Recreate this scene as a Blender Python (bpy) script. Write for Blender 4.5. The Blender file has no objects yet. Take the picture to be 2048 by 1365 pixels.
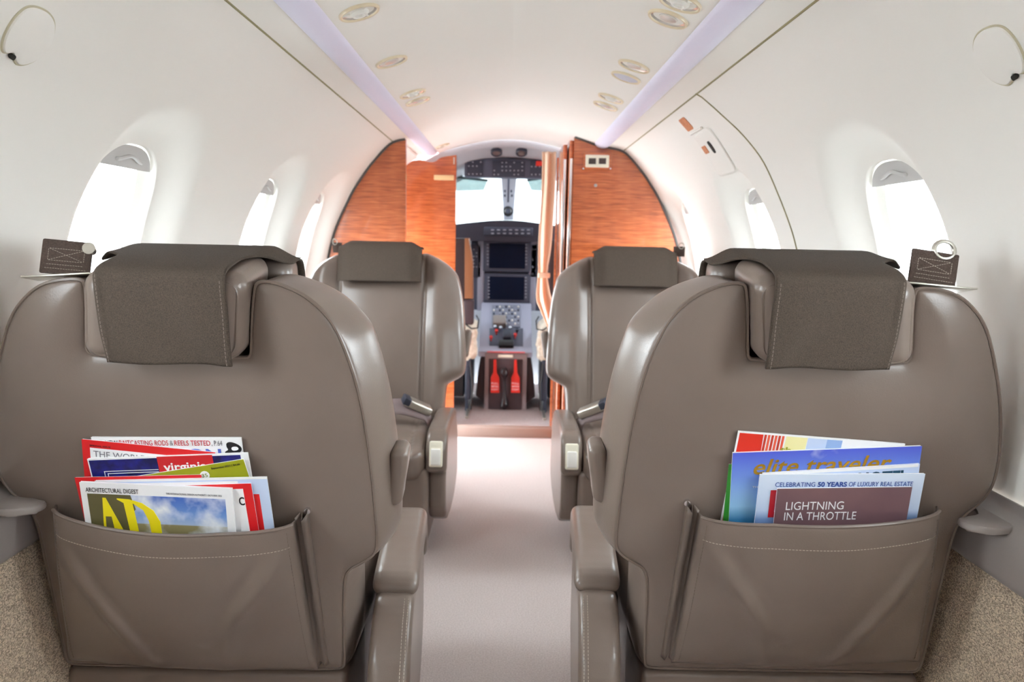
import bpy, bmesh, math, random
import numpy as np
from mathutils import Vector, Matrix

random.seed(4); rng = np.random.default_rng(4)
S = bpy.context.scene
COL = S.collection
R = math.radians

# ------------------------------------------------------------------ camera, light, exposure
EYE = 1.03
SKY_BASE, SKY_SIDE = 2.4, 6.5
FPX = 1560.0
PITCH, YAW, ROLL = math.atan(202/FPX), math.atan(10/FPX), R(1.2)
fw = Vector((math.sin(YAW)*math.cos(PITCH), math.cos(YAW)*math.cos(PITCH), -math.sin(PITCH)))
r0 = fw.cross(Vector((0, 0, 1))).normalized(); u0 = r0.cross(fw)
rt = r0*math.cos(ROLL)+u0*math.sin(ROLL); up = u0*math.cos(ROLL)-r0*math.sin(ROLL)
cam_d = bpy.data.cameras.new('camera'); cam = bpy.data.objects.new('camera', cam_d); COL.objects.link(cam)
M = Matrix((rt, up, -fw)).transposed().to_4x4(); M.translation = (0, 0, EYE)
cam.matrix_world = M
cam_d.sensor_width = 36; cam_d.lens = FPX/2048*36; cam_d.clip_start = .02
cam_d.dof.use_dof = True; cam_d.dof.focus_distance = 1.2; cam_d.dof.aperture_fstop = 6.5
S.camera = cam
def at(px, py, Y):
    """the point at depth Y that the photograph shows at pixel px, py"""
    d = fw + rt*((px-1024)/FPX) - up*((py-682.5)/FPX)
    return Vector((0, 0, EYE)) + d*(Y/d.y)

world = bpy.data.worlds.new('sky'); S.world = world; world.use_nodes = True
bg = world.node_tree.nodes['Background']
# a bright hazy sky, brightest to the two sides of the aircraft, over a duller apron
wn_ = world.node_tree; tcw = wn_.nodes.new('ShaderNodeTexCoord'); sxw = wn_.nodes.new('ShaderNodeSeparateXYZ'); wn_.links.new(tcw.outputs['Generated'], sxw.inputs[0])
def wmath(op, a, b, c=None):
    n = wn_.nodes.new('ShaderNodeMath'); n.operation = op
    for i, q in enumerate((a, b, c)):
        if q is None: continue
        if isinstance(q, (int, float)): n.inputs[i].default_value = q
        else: wn_.links.new(q, n.inputs[i])
    return n.outputs[0]
hz = wn_.nodes.new('ShaderNodeMapRange'); hz.inputs['From Min'].default_value = -.12; hz.inputs['From Max'].default_value = .06; hz.inputs['To Min'].default_value = .5; hz.inputs['To Max'].default_value = 1.0
wn_.links.new(sxw.outputs['Z'], hz.inputs['Value'])
sky_k = wmath('MULTIPLY', wmath('MULTIPLY_ADD', wmath('POWER', wmath('ABSOLUTE', sxw.outputs['X'], 0), 2.0), SKY_SIDE, SKY_BASE), hz.outputs[0])
bg.inputs[0].default_value = (0.86, 0.95, 1.0, 1); wn_.links.new(sky_k, bg.inputs[1])
S.view_settings.view_transform = 'Standard'; S.view_settings.look = 'None'
S.view_settings.gamma = 1; S.view_settings.use_curve_mapping = False
S.view_settings.exposure = 2.18
S.cycles.use_denoising = True
S.cycles.max_bounces = 14; S.cycles.diffuse_bounces = 9; S.cycles.glossy_bounces = 4
S.cycles.transparent_max_bounces = 12; S.cycles.sample_clamp_indirect = 12

# ------------------------------------------------------------------ materials
def lin(c):
    return tuple((v/255/12.92 if v/255 <= .04045 else ((v/255+.055)/1.055)**2.4) for v in c)+(1,)
MATS = {}
def mat(name, rgb, rough=.5, metal=0, coat=0, bump=0, bscale=200, var=0, vscale=30, spec=.5, stretch=None, rgb2=None, detail=3, ramp=(.35, .65)):
    if name in MATS: return MATS[name]
    m = bpy.data.materials.new(name); m.use_nodes = True; nt = m.node_tree; b = nt.nodes['Principled BSDF']
    b.inputs['Base Color'].default_value = lin(rgb); b.inputs['Roughness'].default_value = rough
    b.inputs['Metallic'].default_value = metal; b.inputs['Coat Weight'].default_value = coat
    b.inputs['Coat Roughness'].default_value = .06; b.inputs['Specular IOR Level'].default_value = spec
    if bump or rgb2:
        tc = nt.nodes.new('ShaderNodeTexCoord'); mp = nt.nodes.new('ShaderNodeMapping')
        nt.links.new(tc.outputs['Object'], mp.inputs[0])
        if stretch: mp.inputs['Scale'].default_value = stretch
    if rgb2:
        n = nt.nodes.new('ShaderNodeTexNoise'); n.inputs['Scale'].default_value = vscale; n.inputs['Detail'].default_value = detail
        nt.links.new(mp.outputs[0], n.inputs['Vector'])
        cr = nt.nodes.new('ShaderNodeValToRGB'); cr.color_ramp.elements[0].color = lin(rgb); cr.color_ramp.elements[1].color = lin(rgb2)
        cr.color_ramp.elements[0].position, cr.color_ramp.elements[1].position = ramp
        nt.links.new(n.outputs['Fac'], cr.inputs[0]); nt.links.new(cr.outputs[0], b.inputs['Base Color'])
    if bump:
        n2 = nt.nodes.new('ShaderNodeTexNoise'); n2.inputs['Scale'].default_value = bscale; n2.inputs['Detail'].default_value = 3
        nt.links.new(mp.outputs[0], n2.inputs['Vector'])
        bp = nt.nodes.new('ShaderNodeBump'); bp.inputs['Strength'].default_value = bump; bp.inputs['Distance'].default_value = .002
        nt.links.new(n2.outputs['Fac'], bp.inputs['Height']); nt.links.new(bp.outputs[0], b.inputs['Normal'])
    MATS[name] = m
    return m
leather = mat('taupe_leather', (124, 110, 101), .28, bump=.10, bscale=420, rgb2=(118, 104, 95), vscale=6)
leather_dark = mat('dark_taupe_leather', (116, 102, 93), .34, bump=.1, bscale=420)
cloth = mat('brown_cloth', (92, 81, 72), .95, bump=.5, bscale=900, rgb2=(74, 65, 58), vscale=700, spec=.2)
webbing = mat('belt_webbing', (100, 86, 79), .85, bump=.5, bscale=600, rgb2=(84, 71, 66), vscale=500, spec=.2)
mauve = mat('mauve_webbing', (132, 116, 116), .8, bump=.4, bscale=500)
thread = mat('thread', (176, 164, 150), .8)
thread_dim = mat('thread_dim', (120, 107, 97), .8)
gold_thread = mat('gold_thread', (190, 150, 70), .8)
cream = mat('cream_liner', (240, 237, 231), .55, bump=.04, bscale=300)
cream_plain = mat('cream_plastic', (236, 231, 212), .4)
white_plastic = mat('white_plastic', (236, 234, 228), .4)
grey_shade = mat('grey_shade', (196, 194, 192), .6)
seam_m = mat('seam_gasket', (150, 142, 104), .7)
strip_m = mat('light_lens', (226, 224, 244), .45)
dark_trim = mat('dark_gasket', (88, 86, 84), .6)
ledge_m = mat('ledge_vinyl', (146, 137, 133), .4, bump=.06, bscale=400)
metal = mat('brushed_metal', (214, 210, 200), .3, metal=.9)
chrome = mat('chrome', (228, 228, 232), .12, metal=1)
black = mat('black_plastic', (26, 24, 26), .4)
darkslot = mat('dark_slot', (30, 28, 24), .8)
panel_m = mat('instrument_grey', (84, 88, 106), .55)
panel_l = mat('console_grey', (172, 174, 192), .5)
panel_d = mat('instrument_dark', (58, 62, 78), .6)
screen_m = mat('dark_screen', (14, 24, 48), .45, spec=.15)
key_m = mat('panel_key', (160, 164, 178), .6)
red = mat('red_tag', (228, 48, 36), .5)
cockw = mat('cockpit_liner', (196, 197, 202), .6); post_m = mat('post_grey', (168, 169, 176), .6)
darkbrown = mat('dark_brown_panel', (62, 50, 52), .55)
tan_vinyl = mat('tan_seat_back', (150, 98, 62), .6)
fleece = mat('sheepskin', (240, 232, 216), 1, bump=1, bscale=160, rgb2=(222, 208, 186), vscale=60)
curtain_m = mat('tan_curtain', (232, 206, 182), .9, bump=.2, bscale=400)
navy_m = mat('dark_blue_metal', (52, 56, 70), .45)
orange_m = mat('orange_sticker', (214, 142, 96), .5, rgb2=(196, 116, 70), vscale=140)
carpet = mat('carpet', (212, 201, 198), 1, bump=.9, bscale=380, rgb2=(190, 178, 175), vscale=260, spec=.1)
carpet_d = mat('cockpit_carpet', (176, 162, 160), 1, bump=.8, bscale=380, rgb2=(160, 146, 144), vscale=200, spec=.1)

def wood_mat():
    m = bpy.data.materials.new('figured_wood'); m.use_nodes = True; nt = m.node_tree; b = nt.nodes['Principled BSDF']
    tc = nt.nodes.new('ShaderNodeTexCoord'); mp = nt.nodes.new('ShaderNodeMapping'); mp.inputs['Scale'].default_value = (5, 5, 95)
    nt.links.new(tc.outputs['Object'], mp.inputs[0])
    n = nt.nodes.new('ShaderNodeTexNoise'); n.inputs['Scale'].default_value = 1.6; n.inputs['Detail'].default_value = 5; n.inputs['Distortion'].default_value = 1.1
    nt.links.new(mp.outputs[0], n.inputs['Vector'])
    mp2 = nt.nodes.new('ShaderNodeMapping'); mp2.inputs['Scale'].default_value = (9, 9, 2)
    nt.links.new(tc.outputs['Object'], mp2.inputs[0])
    n2 = nt.nodes.new('ShaderNodeTexNoise'); n2.inputs['Scale'].default_value = 1.3
    nt.links.new(mp2.outputs[0], n2.inputs['Vector'])
    add = nt.nodes.new('ShaderNodeMath'); add.operation = 'MULTIPLY_ADD'; add.inputs[1].default_value = .35
    nt.links.new(n2.outputs['Fac'], add.inputs[0]); nt.links.new(n.outputs['Fac'], add.inputs[2])
    cr = nt.nodes.new('ShaderNodeValToRGB'); e = cr.color_ramp.elements
    e[0].position = .42; e[0].color = lin((128, 60, 28)); e[1].position = .92; e[1].color = lin((214, 122, 72))
    k = e.new(.64); k.color = lin((182, 92, 48))
    nt.links.new(add.outputs[0], cr.inputs[0]); nt.links.new(cr.outputs[0], b.inputs['Base Color'])
    b.inputs['Roughness'].default_value = .3; b.inputs['Coat Weight'].default_value = 1; b.inputs['Coat Roughness'].default_value = .05
    return m
wood = wood_mat()
def tweed_mat():
    m = bpy.data.materials.new('tweed_sidewall'); m.use_nodes = True; nt = m.node_tree; b = nt.nodes['Principled BSDF']
    tc = nt.nodes.new('ShaderNodeTexCoord')
    mp = nt.nodes.new('ShaderNodeMapping'); mp.inputs['Scale'].default_value = (1, 1, 1.6); nt.links.new(tc.outputs['Object'], mp.inputs[0])
    v = nt.nodes.new('ShaderNodeTexVoronoi'); v.inputs['Scale'].default_value = 380; nt.links.new(mp.outputs[0], v.inputs['Vector'])
    cr = nt.nodes.new('ShaderNodeValToRGB'); cr.color_ramp.interpolation = 'LINEAR'; e = cr.color_ramp.elements
    e[0].position = .1; e[0].color = lin((158, 140, 122)); e[1].position = .9; e[1].color = lin((234, 214, 188))
    sp = nt.nodes.new('ShaderNodeSeparateColor'); nt.links.new(v.outputs['Color'], sp.inputs[0])
    nt.links.new(sp.outputs[0], cr.inputs[0]); nt.links.new(cr.outputs[0], b.inputs['Base Color'])
    bp = nt.nodes.new('ShaderNodeBump'); bp.inputs['Strength'].default_value = .7; bp.inputs['Distance'].default_value = .003
    nt.links.new(v.outputs['Distance'], bp.inputs['Height']); nt.links.new(bp.outputs[0], b.inputs['Normal'])
    b.inputs['Roughness'].default_value = 1; b.inputs['Specular IOR Level'].default_value = .1
    return m
tweed = tweed_mat()
def glass_mat(name, tint=(1, 1, 1), gloss=.06):
    m = bpy.data.materials.new(name); m.use_nodes = True; nt = m.node_tree; nt.nodes.clear()
    o = nt.nodes.new('ShaderNodeOutputMaterial'); mx = nt.nodes.new('ShaderNodeMixShader'); t = nt.nodes.new('ShaderNodeBsdfTransparent'); g = nt.nodes.new('ShaderNodeBsdfGlossy')
    t.inputs[0].default_value = tint+(1,); g.inputs['Roughness'].default_value = .02; mx.inputs[0].default_value = gloss
    nt.links.new(t.outputs[0], mx.inputs[1]); nt.links.new(g.outputs[0], mx.inputs[2]); nt.links.new(mx.outputs[0], o.inputs[0])
    return m
glass = glass_mat('window_glass'); visor_m = glass_mat('tinted_visor', (.41, .46, .455), .05)

# ------------------------------------------------------------------ mesh helpers
class MB:
    """collects shapes that become one mesh"""
    def __init__(self): self.v = []; self.f = []
    def add(self, vs, fs):
        n = len(self.v); self.v += [tuple(p) for p in vs]; self.f += [tuple(i+n for i in f) for f in fs]; return self
    def bm(self, bm):
        bm.verts.ensure_lookup_table(); bm.verts.index_update()
        self.add([v.co.copy() for v in bm.verts], [[v.index for v in f.verts] for f in bm.faces]); bm.free(); return self
    def box(self, lo, hi, bev=0, seg=2, M=None):
        bm = bmesh.new(); bmesh.ops.create_cube(bm, size=1)
        lo, hi = Vector(lo), Vector(hi)
        for v in bm.verts: v.co = Vector(((lo[i]+hi[i])/2+v.co[i]*(hi[i]-lo[i])) for i in range(3))
        if bev: bmesh.ops.bevel(bm, geom=bm.edges[:], offset=bev, segments=seg, profile=.5, affect='EDGES', clamp_overlap=True)
        if M: bm.transform(M)
        return self.bm(bm)
    def prism(self, poly, y0, y1, f=lambda p, y: (p[0], y, p[1]), bev=0):
        """a 2D outline given a thickness"""
        n = len(poly); bm = bmesh.new()
        a = [bm.verts.new(f(p, y0)) for p in poly]; b = [bm.verts.new(f(p, y1)) for p in poly]
        bm.faces.new(a); bm.faces.new(b[::-1])
        for i in range(n): bm.faces.new((a[i], b[i], b[(i+1) % n], a[(i+1) % n]))
        if bev:
            es = [e for e in bm.edges if (e.verts[0] in a) == (e.verts[1] in a)]
            bmesh.ops.bevel(bm, geom=es, offset=bev, segments=2, profile=.5, affect='EDGES', clamp_overlap=True)
        bmesh.ops.recalc_face_normals(bm, faces=bm.faces)
        return self.bm(bm)
    def tube(self, pts, r, n=8, closed=False, flat=1.0):
        pts = [Vector(p) for p in pts]; N = len(pts); vs = []; nrm = None
        for i, p in enumerate(pts):
            a = pts[(i-1) % N] if (closed or i) else p; b = pts[(i+1) % N] if (closed or i < N-1) else p
            t = (b-a).normalized() if (b-a).length > 1e-9 else Vector((0, 0, 1))
            if nrm is None: nrm = t.orthogonal().normalized()
            nrm = (nrm-t*nrm.dot(t)); nrm = nrm.normalized() if nrm.length > 1e-6 else t.orthogonal().normalized()
            bn = t.cross(nrm)
            for k in range(n):
                an = 2*math.pi*k/n; rr = r[i] if isinstance(r, (list, tuple)) else r
                vs.append(p+nrm*math.cos(an)*rr+bn*math.sin(an)*rr*flat)
        fs = []
        for i in range(N if closed else N-1):
            j = (i+1) % N
            for k in range(n): fs.append((i*n+k, i*n+(k+1) % n, j*n+(k+1) % n, j*n+k))
        if not closed: fs += [tuple(range(n))[::-1], tuple((N-1)*n+k for k in range(n))]
        return self.add(vs, fs)
    def lathe(self, prof, n=32, M=None):
        """profile of (radius, height) turned about local z"""
        vs = []; fs = []; m = len(prof)
        for k in range(n):
            a = 2*math.pi*k/n
            for (r, z) in prof:
                p = Vector((r*math.cos(a), r*math.sin(a), z)); vs.append(M @ p if M else p)
        for k in range(n):
            j = (k+1) % n
            for i in range(m-1): fs.append((k*m+i, j*m+i, j*m+i+1, k*m+i+1))
        return self.add(vs, fs)
    def grid(self, fn, nu, nv, flip=False):
        vs = [fn(i/(nu-1), j/(nv-1)) for i in range(nu) for j in range(nv)]
        fs = [(i*nv+j, i*nv+j+1, (i+1)*nv+j+1, (i+1)*nv+j) for i in range(nu-1) for j in range(nv-1)]
        return self.add(vs, [f[::-1] for f in fs] if flip else fs)
    def mesh(self, name, m, smooth=True, autos=True):
        me = bpy.data.meshes.new(name); me.from_pydata(self.v, [], self.f); me.materials.append(m); me.validate()
        if smooth:
            me.polygons.foreach_set('use_smooth', [True]*len(me.polygons))
            if autos: me.set_sharp_from_angle(angle=R(38))
        return me
def obj(name, mb, m=None, parent=None, smooth=True, autos=True, solid=0, off=0):
    me = mb.mesh(name, m, smooth, autos) if isinstance(mb, MB) else mb
    o = bpy.data.objects.new(name, me); COL.objects.link(o)
    if parent: o.parent = parent
    if solid:
        s = o.modifiers.new('thickness', 'SOLIDIFY'); s.thickness = solid; s.offset = off
    return o
def tag(o, label, cat, group=None):
    o['label'] = label; o['category'] = cat
    if group: o['group'] = group
    return o
def thing(name, label, cat, loc=(0, 0, 0), group=None, rot=(0, 0, 0)):
    o = bpy.data.objects.new(name, None); COL.objects.link(o); o.location = loc; o.rotation_euler = rot
    o.empty_display_size = .05
    return tag(o, label, cat, group)
def struct(o): o['kind'] = 'structure'; return o
def chaikin(pts, it=2, closed=True):
    pts = [tuple(p) for p in pts]
    for _ in range(it):
        q = []; n = len(pts)
        if not closed: q.append(pts[0])
        for i in range(n if closed else n-1):
            a, b = np.array(pts[i]), np.array(pts[(i+1) % n])
            q += [tuple(a*.75+b*.25), tuple(a*.25+b*.75)]
        if not closed: q.append(pts[-1])
        pts = q
    return pts
def sstep(a, b, x):
    t = np.clip((x-a)/(b-a), 0, 1); return t*t*(3-2*t)
def smax(a, b, k):
    h = np.clip(.5-.5*(b-a)/k, 0, 1)   # smooth maximum
    return b*(1-h)+a*h+k*h*(1-h)
def smin(a, b, k): return -smax(-a, -b, k)
def poly_sdf(P, X, Y):
    P = np.array(P); d = np.full(X.shape, 1e9); s = np.ones(X.shape)
    for i in range(len(P)):
        a, b = P[i], P[i-1]; e = b-a; wx, wy = X-a[0], Y-a[1]
        t = np.clip((wx*e[0]+wy*e[1])/(e@e+1e-18), 0, 1)
        d = np.minimum(d, (wx-e[0]*t)**2+(wy-e[1]*t)**2)
        c1 = Y >= a[1]; c2 = Y < b[1]; c3 = e[0]*wy > e[1]*wx
        s = np.where((c1 & c2 & c3) | (~c1 & ~c2 & ~c3), -s, s)
    return s*np.sqrt(d)
def rbox(X, Y, Z, c, h, r):
    qx, qy, qz = np.abs(X-c[0])-h[0]+r, np.abs(Y-c[1])-h[1]+r, np.abs(Z-c[2])-h[2]+r
    return np.sqrt(np.maximum(qx, 0)**2+np.maximum(qy, 0)**2+np.maximum(qz, 0)**2)+np.minimum(np.maximum(qx, np.maximum(qy, qz)), 0)-r
def grid3(lo, hi, h):
    ax = [np.arange(lo[i], hi[i]+h, h) for i in range(3)]
    return np.meshgrid(*ax, indexing='ij', sparse=True)
def surfnet(D, lo, h):
    """smooth surface through the zero level of a distance field"""
    Sg = D < 0; nx, ny, nz = D.shape
    c = np.zeros((nx-1, ny-1, nz-1), int)
    for dx in (0, 1):
        for dy in (0, 1):
            for dz in (0, 1): c += Sg[dx:nx-1+dx, dy:ny-1+dy, dz:nz-1+dz]
    act = (c > 0) & (c < 8); idx = -np.ones(act.shape, int); I = np.argwhere(act); idx[act] = np.arange(len(I))
    acc = np.zeros((len(I), 3)); cnt = np.zeros(len(I))
    corners = [(a, b, d) for a in (0, 1) for b in (0, 1) for d in (0, 1)]
    for p in corners:
        for ax in range(3):
            if p[ax]: continue
            q = list(p); q[ax] = 1
            dp = D[I[:, 0]+p[0], I[:, 1]+p[1], I[:, 2]+p[2]]; dq = D[I[:, 0]+q[0], I[:, 1]+q[1], I[:, 2]+q[2]]
            m = (dp < 0) != (dq < 0); t = dp[m]/(dp[m]-dq[m])
            pos = np.tile(np.array(p, float), (m.sum(), 1)); pos[:, ax] = t
            acc[m] += pos; cnt[m] += 1
    V = (I+acc/cnt[:, None])*h+np.array(lo)
    F = []
    for ax in range(3):
        sl0 = [slice(None)]*3; sl1 = [slice(None)]*3; sl0[ax] = slice(0, -1); sl1[ax] = slice(1, None)
        a = Sg[tuple(sl0)]; b = Sg[tuple(sl1)]; E = np.argwhere(a != b); u, w = (ax+1) % 3, (ax+2) % 3
        E = E[(E[:, u] > 0) & (E[:, w] > 0) & (E[:, u] < D.shape[u]-1) & (E[:, w] < D.shape[w]-1)]
        def cid(du, dw):
            q = E.copy(); q[:, u] += du; q[:, w] += dw; return idx[q[:, 0], q[:, 1], q[:, 2]]
        quad = np.stack([cid(-1, -1), cid(0, -1), cid(0, 0), cid(-1, 0)], 1)
        fl = ~a[E[:, 0], E[:, 1], E[:, 2]]; quad[fl] = quad[fl][:, ::-1]
        F.append(quad)
    F = np.concatenate(F); F = F[(F >= 0).all(1)]
    return V, F
def sdf_mesh(name, m, D, lo, h, fn=None, mirror=1):
    V, F = surfnet(D, lo, h)
    if fn: V = fn(V)
    if mirror < 0: V = V*np.array([-1, 1, 1]); F = F[:, ::-1]
    me = bpy.data.meshes.new(name); me.from_pydata(V.tolist(), [], F.tolist()); me.materials.append(m)
    me.polygons.foreach_set('use_smooth', [True]*len(me.polygons)); return me
def rr2(x0, x1, z0, z1, r, n=6):
    return [(cx+r*math.cos(a), cz+r*math.sin(a)) for cx, cz, a0 in ((x1-r, z1-r, 0), (x0+r, z1-r, 90), (x0+r, z0+r, 180), (x1-r, z0+r, 270)) for a in [R(a0+90*k/n) for k in range(n+1)]]
def text(name, body, m, parent, x, z, cap, width=None, y=0, bold=0, shear=0, rot=0):
    """lettering on a face that looks towards -y of its parent; x, z is the lower left corner of the capitals"""
    cu = bpy.data.curves.new('lettering', 'FONT'); cu.body = body; cu.size = 1; cu.extrude = .012; cu.offset = bold; cu.shear = shear; cu.resolution_u = 4
    t = bpy.data.objects.new('lettering', cu); COL.objects.link(t)
    dg = bpy.context.evaluated_depsgraph_get(); me = bpy.data.meshes.new_from_object(t.evaluated_get(dg))
    bpy.data.objects.remove(t); bpy.data.curves.remove(cu)
    n = len(me.vertices); co = np.zeros(n*3); me.vertices.foreach_get('co', co); co = co.reshape(-1, 3)
    k = cap/.69; kx = width/(co[:, 0].max()-co[:, 0].min()) if width else k
    X = (co[:, 0]-co[:, 0].min())*kx; Z = co[:, 1]*k; Yy = -(co[:, 2]+.012)*.01+y
    ca, sa = math.cos(R(rot)), math.sin(R(rot))
    out = np.stack([x+X*ca-Z*sa, Yy, z+X*sa+Z*ca], 1)
    me.vertices.foreach_set('co', out.ravel()); me.materials.clear(); me.materials.append(m); me.name = name
    return obj(name, me, parent=parent)

# ------------------------------------------------------------------ the cabin shell
PR = [(0, .512), (.09, .508), (.17, .494), (.25, .474), (.313, .456), (.368, .436), (.40, .426), (.434, .422), (.503, .41), (.545, .372), (.572, .341), (.604, .304), (.632, .264), (.662, .220), (.687, .176), (.735, .077), (.765, 0), (.79, -.11), (.808, -.24), (.814, -.37), (.815, -.42)]
PRA = np.array(chaikin(PR, 2, closed=False)); PRL = np.concatenate([[0], np.cumsum(np.linalg.norm(np.diff(PRA, axis=0), axis=1))])
def prof(v):
    x = np.interp(v, PRL, PRA[:, 0]); z = np.interp(v, PRL, PRA[:, 1]); return x, z
def prof_n(v):
    a = np.array(prof(v-.006)); b = np.array(prof(v+.006)); t = (b-a)/np.linalg.norm(b-a); return np.array([-t[1], t[0]])   # outward
def v_at_x(x, lo, hi):
    vv = np.linspace(lo, hi, 400); return vv[np.argmin(abs(prof(vv)[0]-x))]
V_SEAM = v_at_x(.503, .3, .7); V_SI = v_at_x(.372, .2, .5); V_SO = v_at_x(.4345, .3, .6); V_LIGHT = v_at_x(.315, .2, .5)
def v_at_z(z):
    vv = np.linspace(V_SEAM, PRL[-1], 900); return vv[np.argmin(abs(prof(vv)[1]-z))]
V_END = v_at_z(-.405)
def wpt(sg, Y, v, off=0):
    """point on the liner at station Y, arc v; off is the distance towards the cabin"""
    x, z = prof(v); n = prof_n(v); return Vector((sg*(x-n[0]*off), Y, EYE+z-n[1]*off))
W_HW, W_HH, W_EX, W_V = .150, .196, 2.6, 1.036
YB, YL, YR, YF = -1.3, 3.40, 3.56, 4.06
WIN = {-1: [-.12, .74, 1.605, 2.49, 3.125], 1: [-.12, .74, 1.588, 2.452, 3.37]}
def wall(sg, y_end, name):
    mb = MB(); rim = MB()
    def flare(r): return -.05*(1-float(sstep(.98, 1.62, r)))
    wy, wv = W_HW*1.66, W_HH*1.62
    wy = .238
    segs = []; y = YB
    for yc in WIN[sg]: segs.append((y, yc-wy, None)); segs.append((yc-wy, yc+wy, yc)); y = yc+wy
    segs.append((y, y_end, None))
    vlo, vhi = W_V-wv, W_V+wv
    vlo = max(vlo, V_SEAM+.02); vhi = min(vhi, V_END-.01)
    vs_win = np.linspace(vlo, vhi, 41)
    vs_all = np.concatenate([np.linspace(V_SEAM+.002, vlo, 14)[:-1], vs_win, np.linspace(vhi, V_END, 6)[1:]])
    def patch(ys, vs):
        ys = list(ys); vs = list(vs); nv = len(vs)
        P = [wpt(sg, a, b) for a in ys for b in vs]
        mb.add(P, [(i*nv+j, i*nv+j+1, (i+1)*nv+j+1, (i+1)*nv+j) for i in range(len(ys)-1) for j in range(nv-1)])
    def rad(a, b): return (abs(a/W_HW)**W_EX+abs(b/W_HH)**W_EX)**(1/W_EX)
    for (a, b, yc) in segs:
        if b-a < .001: continue
        if yc is None: patch(np.linspace(a, b, 5), vs_all); continue
        ys = np.linspace(a, b, 37); patch(ys, vs_all[vs_all <= vlo+1e-9]); patch(ys, vs_all[vs_all >= vhi-1e-9])
        per = [(q, vlo) for q in ys[:-1]]+[(b, q) for q in vs_win[:-1]]+[(q, vhi) for q in ys[::-1][:-1]]+[(a, q) for q in vs_win[::-1][:-1]]
        n = len(per); K = 22; P = []
        for (py, pv) in per:
            dy, dv = py-yc, pv-W_V; rr = rad(dy, dv)
            for k in range(K+1):
                t = (k/K)**1.5; r = 1+(rr-1)*t; f = r/rr
                P.append(wpt(sg, yc+dy*f, W_V+dv*f, flare(r) if k < K else 0))
            # the reveal goes straight out from the lip
        F = [(i*(K+1)+k, i*(K+1)+k+1, ((i+1) % n)*(K+1)+k+1, ((i+1) % n)*(K+1)+k) for i in range(n) for k in range(K)]
        mb.add(P, F)
        P = []
        for (py, pv) in per:
            dy, dv = py-yc, pv-W_V; rr = rad(dy, dv)
            for q, (r, o) in enumerate(((1, -.05), (.985, -.056), (.97, -.085))): P.append(wpt(sg, yc+dy*r/rr, W_V+dv*r/rr, o))
        mb.add(P, [(i*3+k, i*3+k+1, ((i+1) % n)*3+k+1, ((i+1) % n)*3+k) for i in range(n) for k in range(2)])
    bm = bmesh.new(); me = mb.mesh(name, cream); bm.from_mesh(me); bmesh.ops.remove_doubles(bm, verts=bm.verts, dist=.0004)
    bmesh.ops.recalc_face_normals(bm, faces=bm.faces); bm.to_mesh(me); bm.free(); me.polygons.foreach_set('use_smooth', [True]*len(me.polygons))
    return struct(obj(name, me))
wall(-1, YL, 'wall_left'); wall(1, YF, 'wall_right')

def sup(n, hw, hh, ex=W_EX):
    out = []
    for k in range(n):
        a = 2*math.pi*k/n; c, s = math.cos(a), math.sin(a); r = (abs(c/hw)**ex+abs(s/hh)**ex)**(-1/ex); out.append((c*r, s*r))
    return out
wn = 0
for sg in (-1, 1):
    for yc in WIN[sg]:
        wn += 1
        ring = MB(); n = 72; o_, i_ = sup(n, W_HW*.985, W_HH*.985), sup(n, W_HW*.84, W_HH*.86); P = []
        for (a, b), (c, d) in zip(o_, i_):
            P += [wpt(sg, yc+a, W_V+b, -.070), wpt(sg, yc+c, W_V+d, -.078), wpt(sg, yc+c, W_V+d, -.10), wpt(sg, yc+a, W_V+b, -.10)]
        ring.add(P, [(i*4+k, i*4+(k+1) % 4, ((i+1) % n)*4+(k+1) % 4, ((i+1) % n)*4+k) for i in range(n) for k in range(4)])
        w = struct(obj('window_%d' % wn, ring, white_plastic))
        pane = MB(); p_ = sup(n, W_HW*.86, W_HH*.88); P = [wpt(sg, yc+a, W_V+b, -.09) for a, b in p_]+[wpt(sg, yc+a, W_V+b, -.094) for a, b in p_]
        pane.add(P, [tuple(range(n)), tuple(range(2*n-1, n-1, -1))]+[(i, i+n, (i+1) % n+n, (i+1) % n) for i in range(n)])
        obj('pane', pane, glass, w, smooth=False)
        sh = MB(); top = [(a*.96, b*.96) for a, b in sup(160, W_HW, W_HH) if b*.96 < -W_HH+.055]
        top.sort(); pl = [(a, max(b, -W_HH*.97)) for a, b in top]
        sh.prism(pl, -.060, -.064, f=lambda p, y: wpt(sg, yc+p[0], W_V+p[1], y))
        s_ = obj('shade', sh, grey_shade, w, smooth=False)
        hd = MB(); hd.tube([wpt(sg, yc+q, W_V-W_HH+.038-.010*math.cos(q/.05*math.pi/2)**2, -.056) for q in np.linspace(-.05, .05, 14)], .0035)
        obj('shade_lip', hd, grey_shade, s_)

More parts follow.
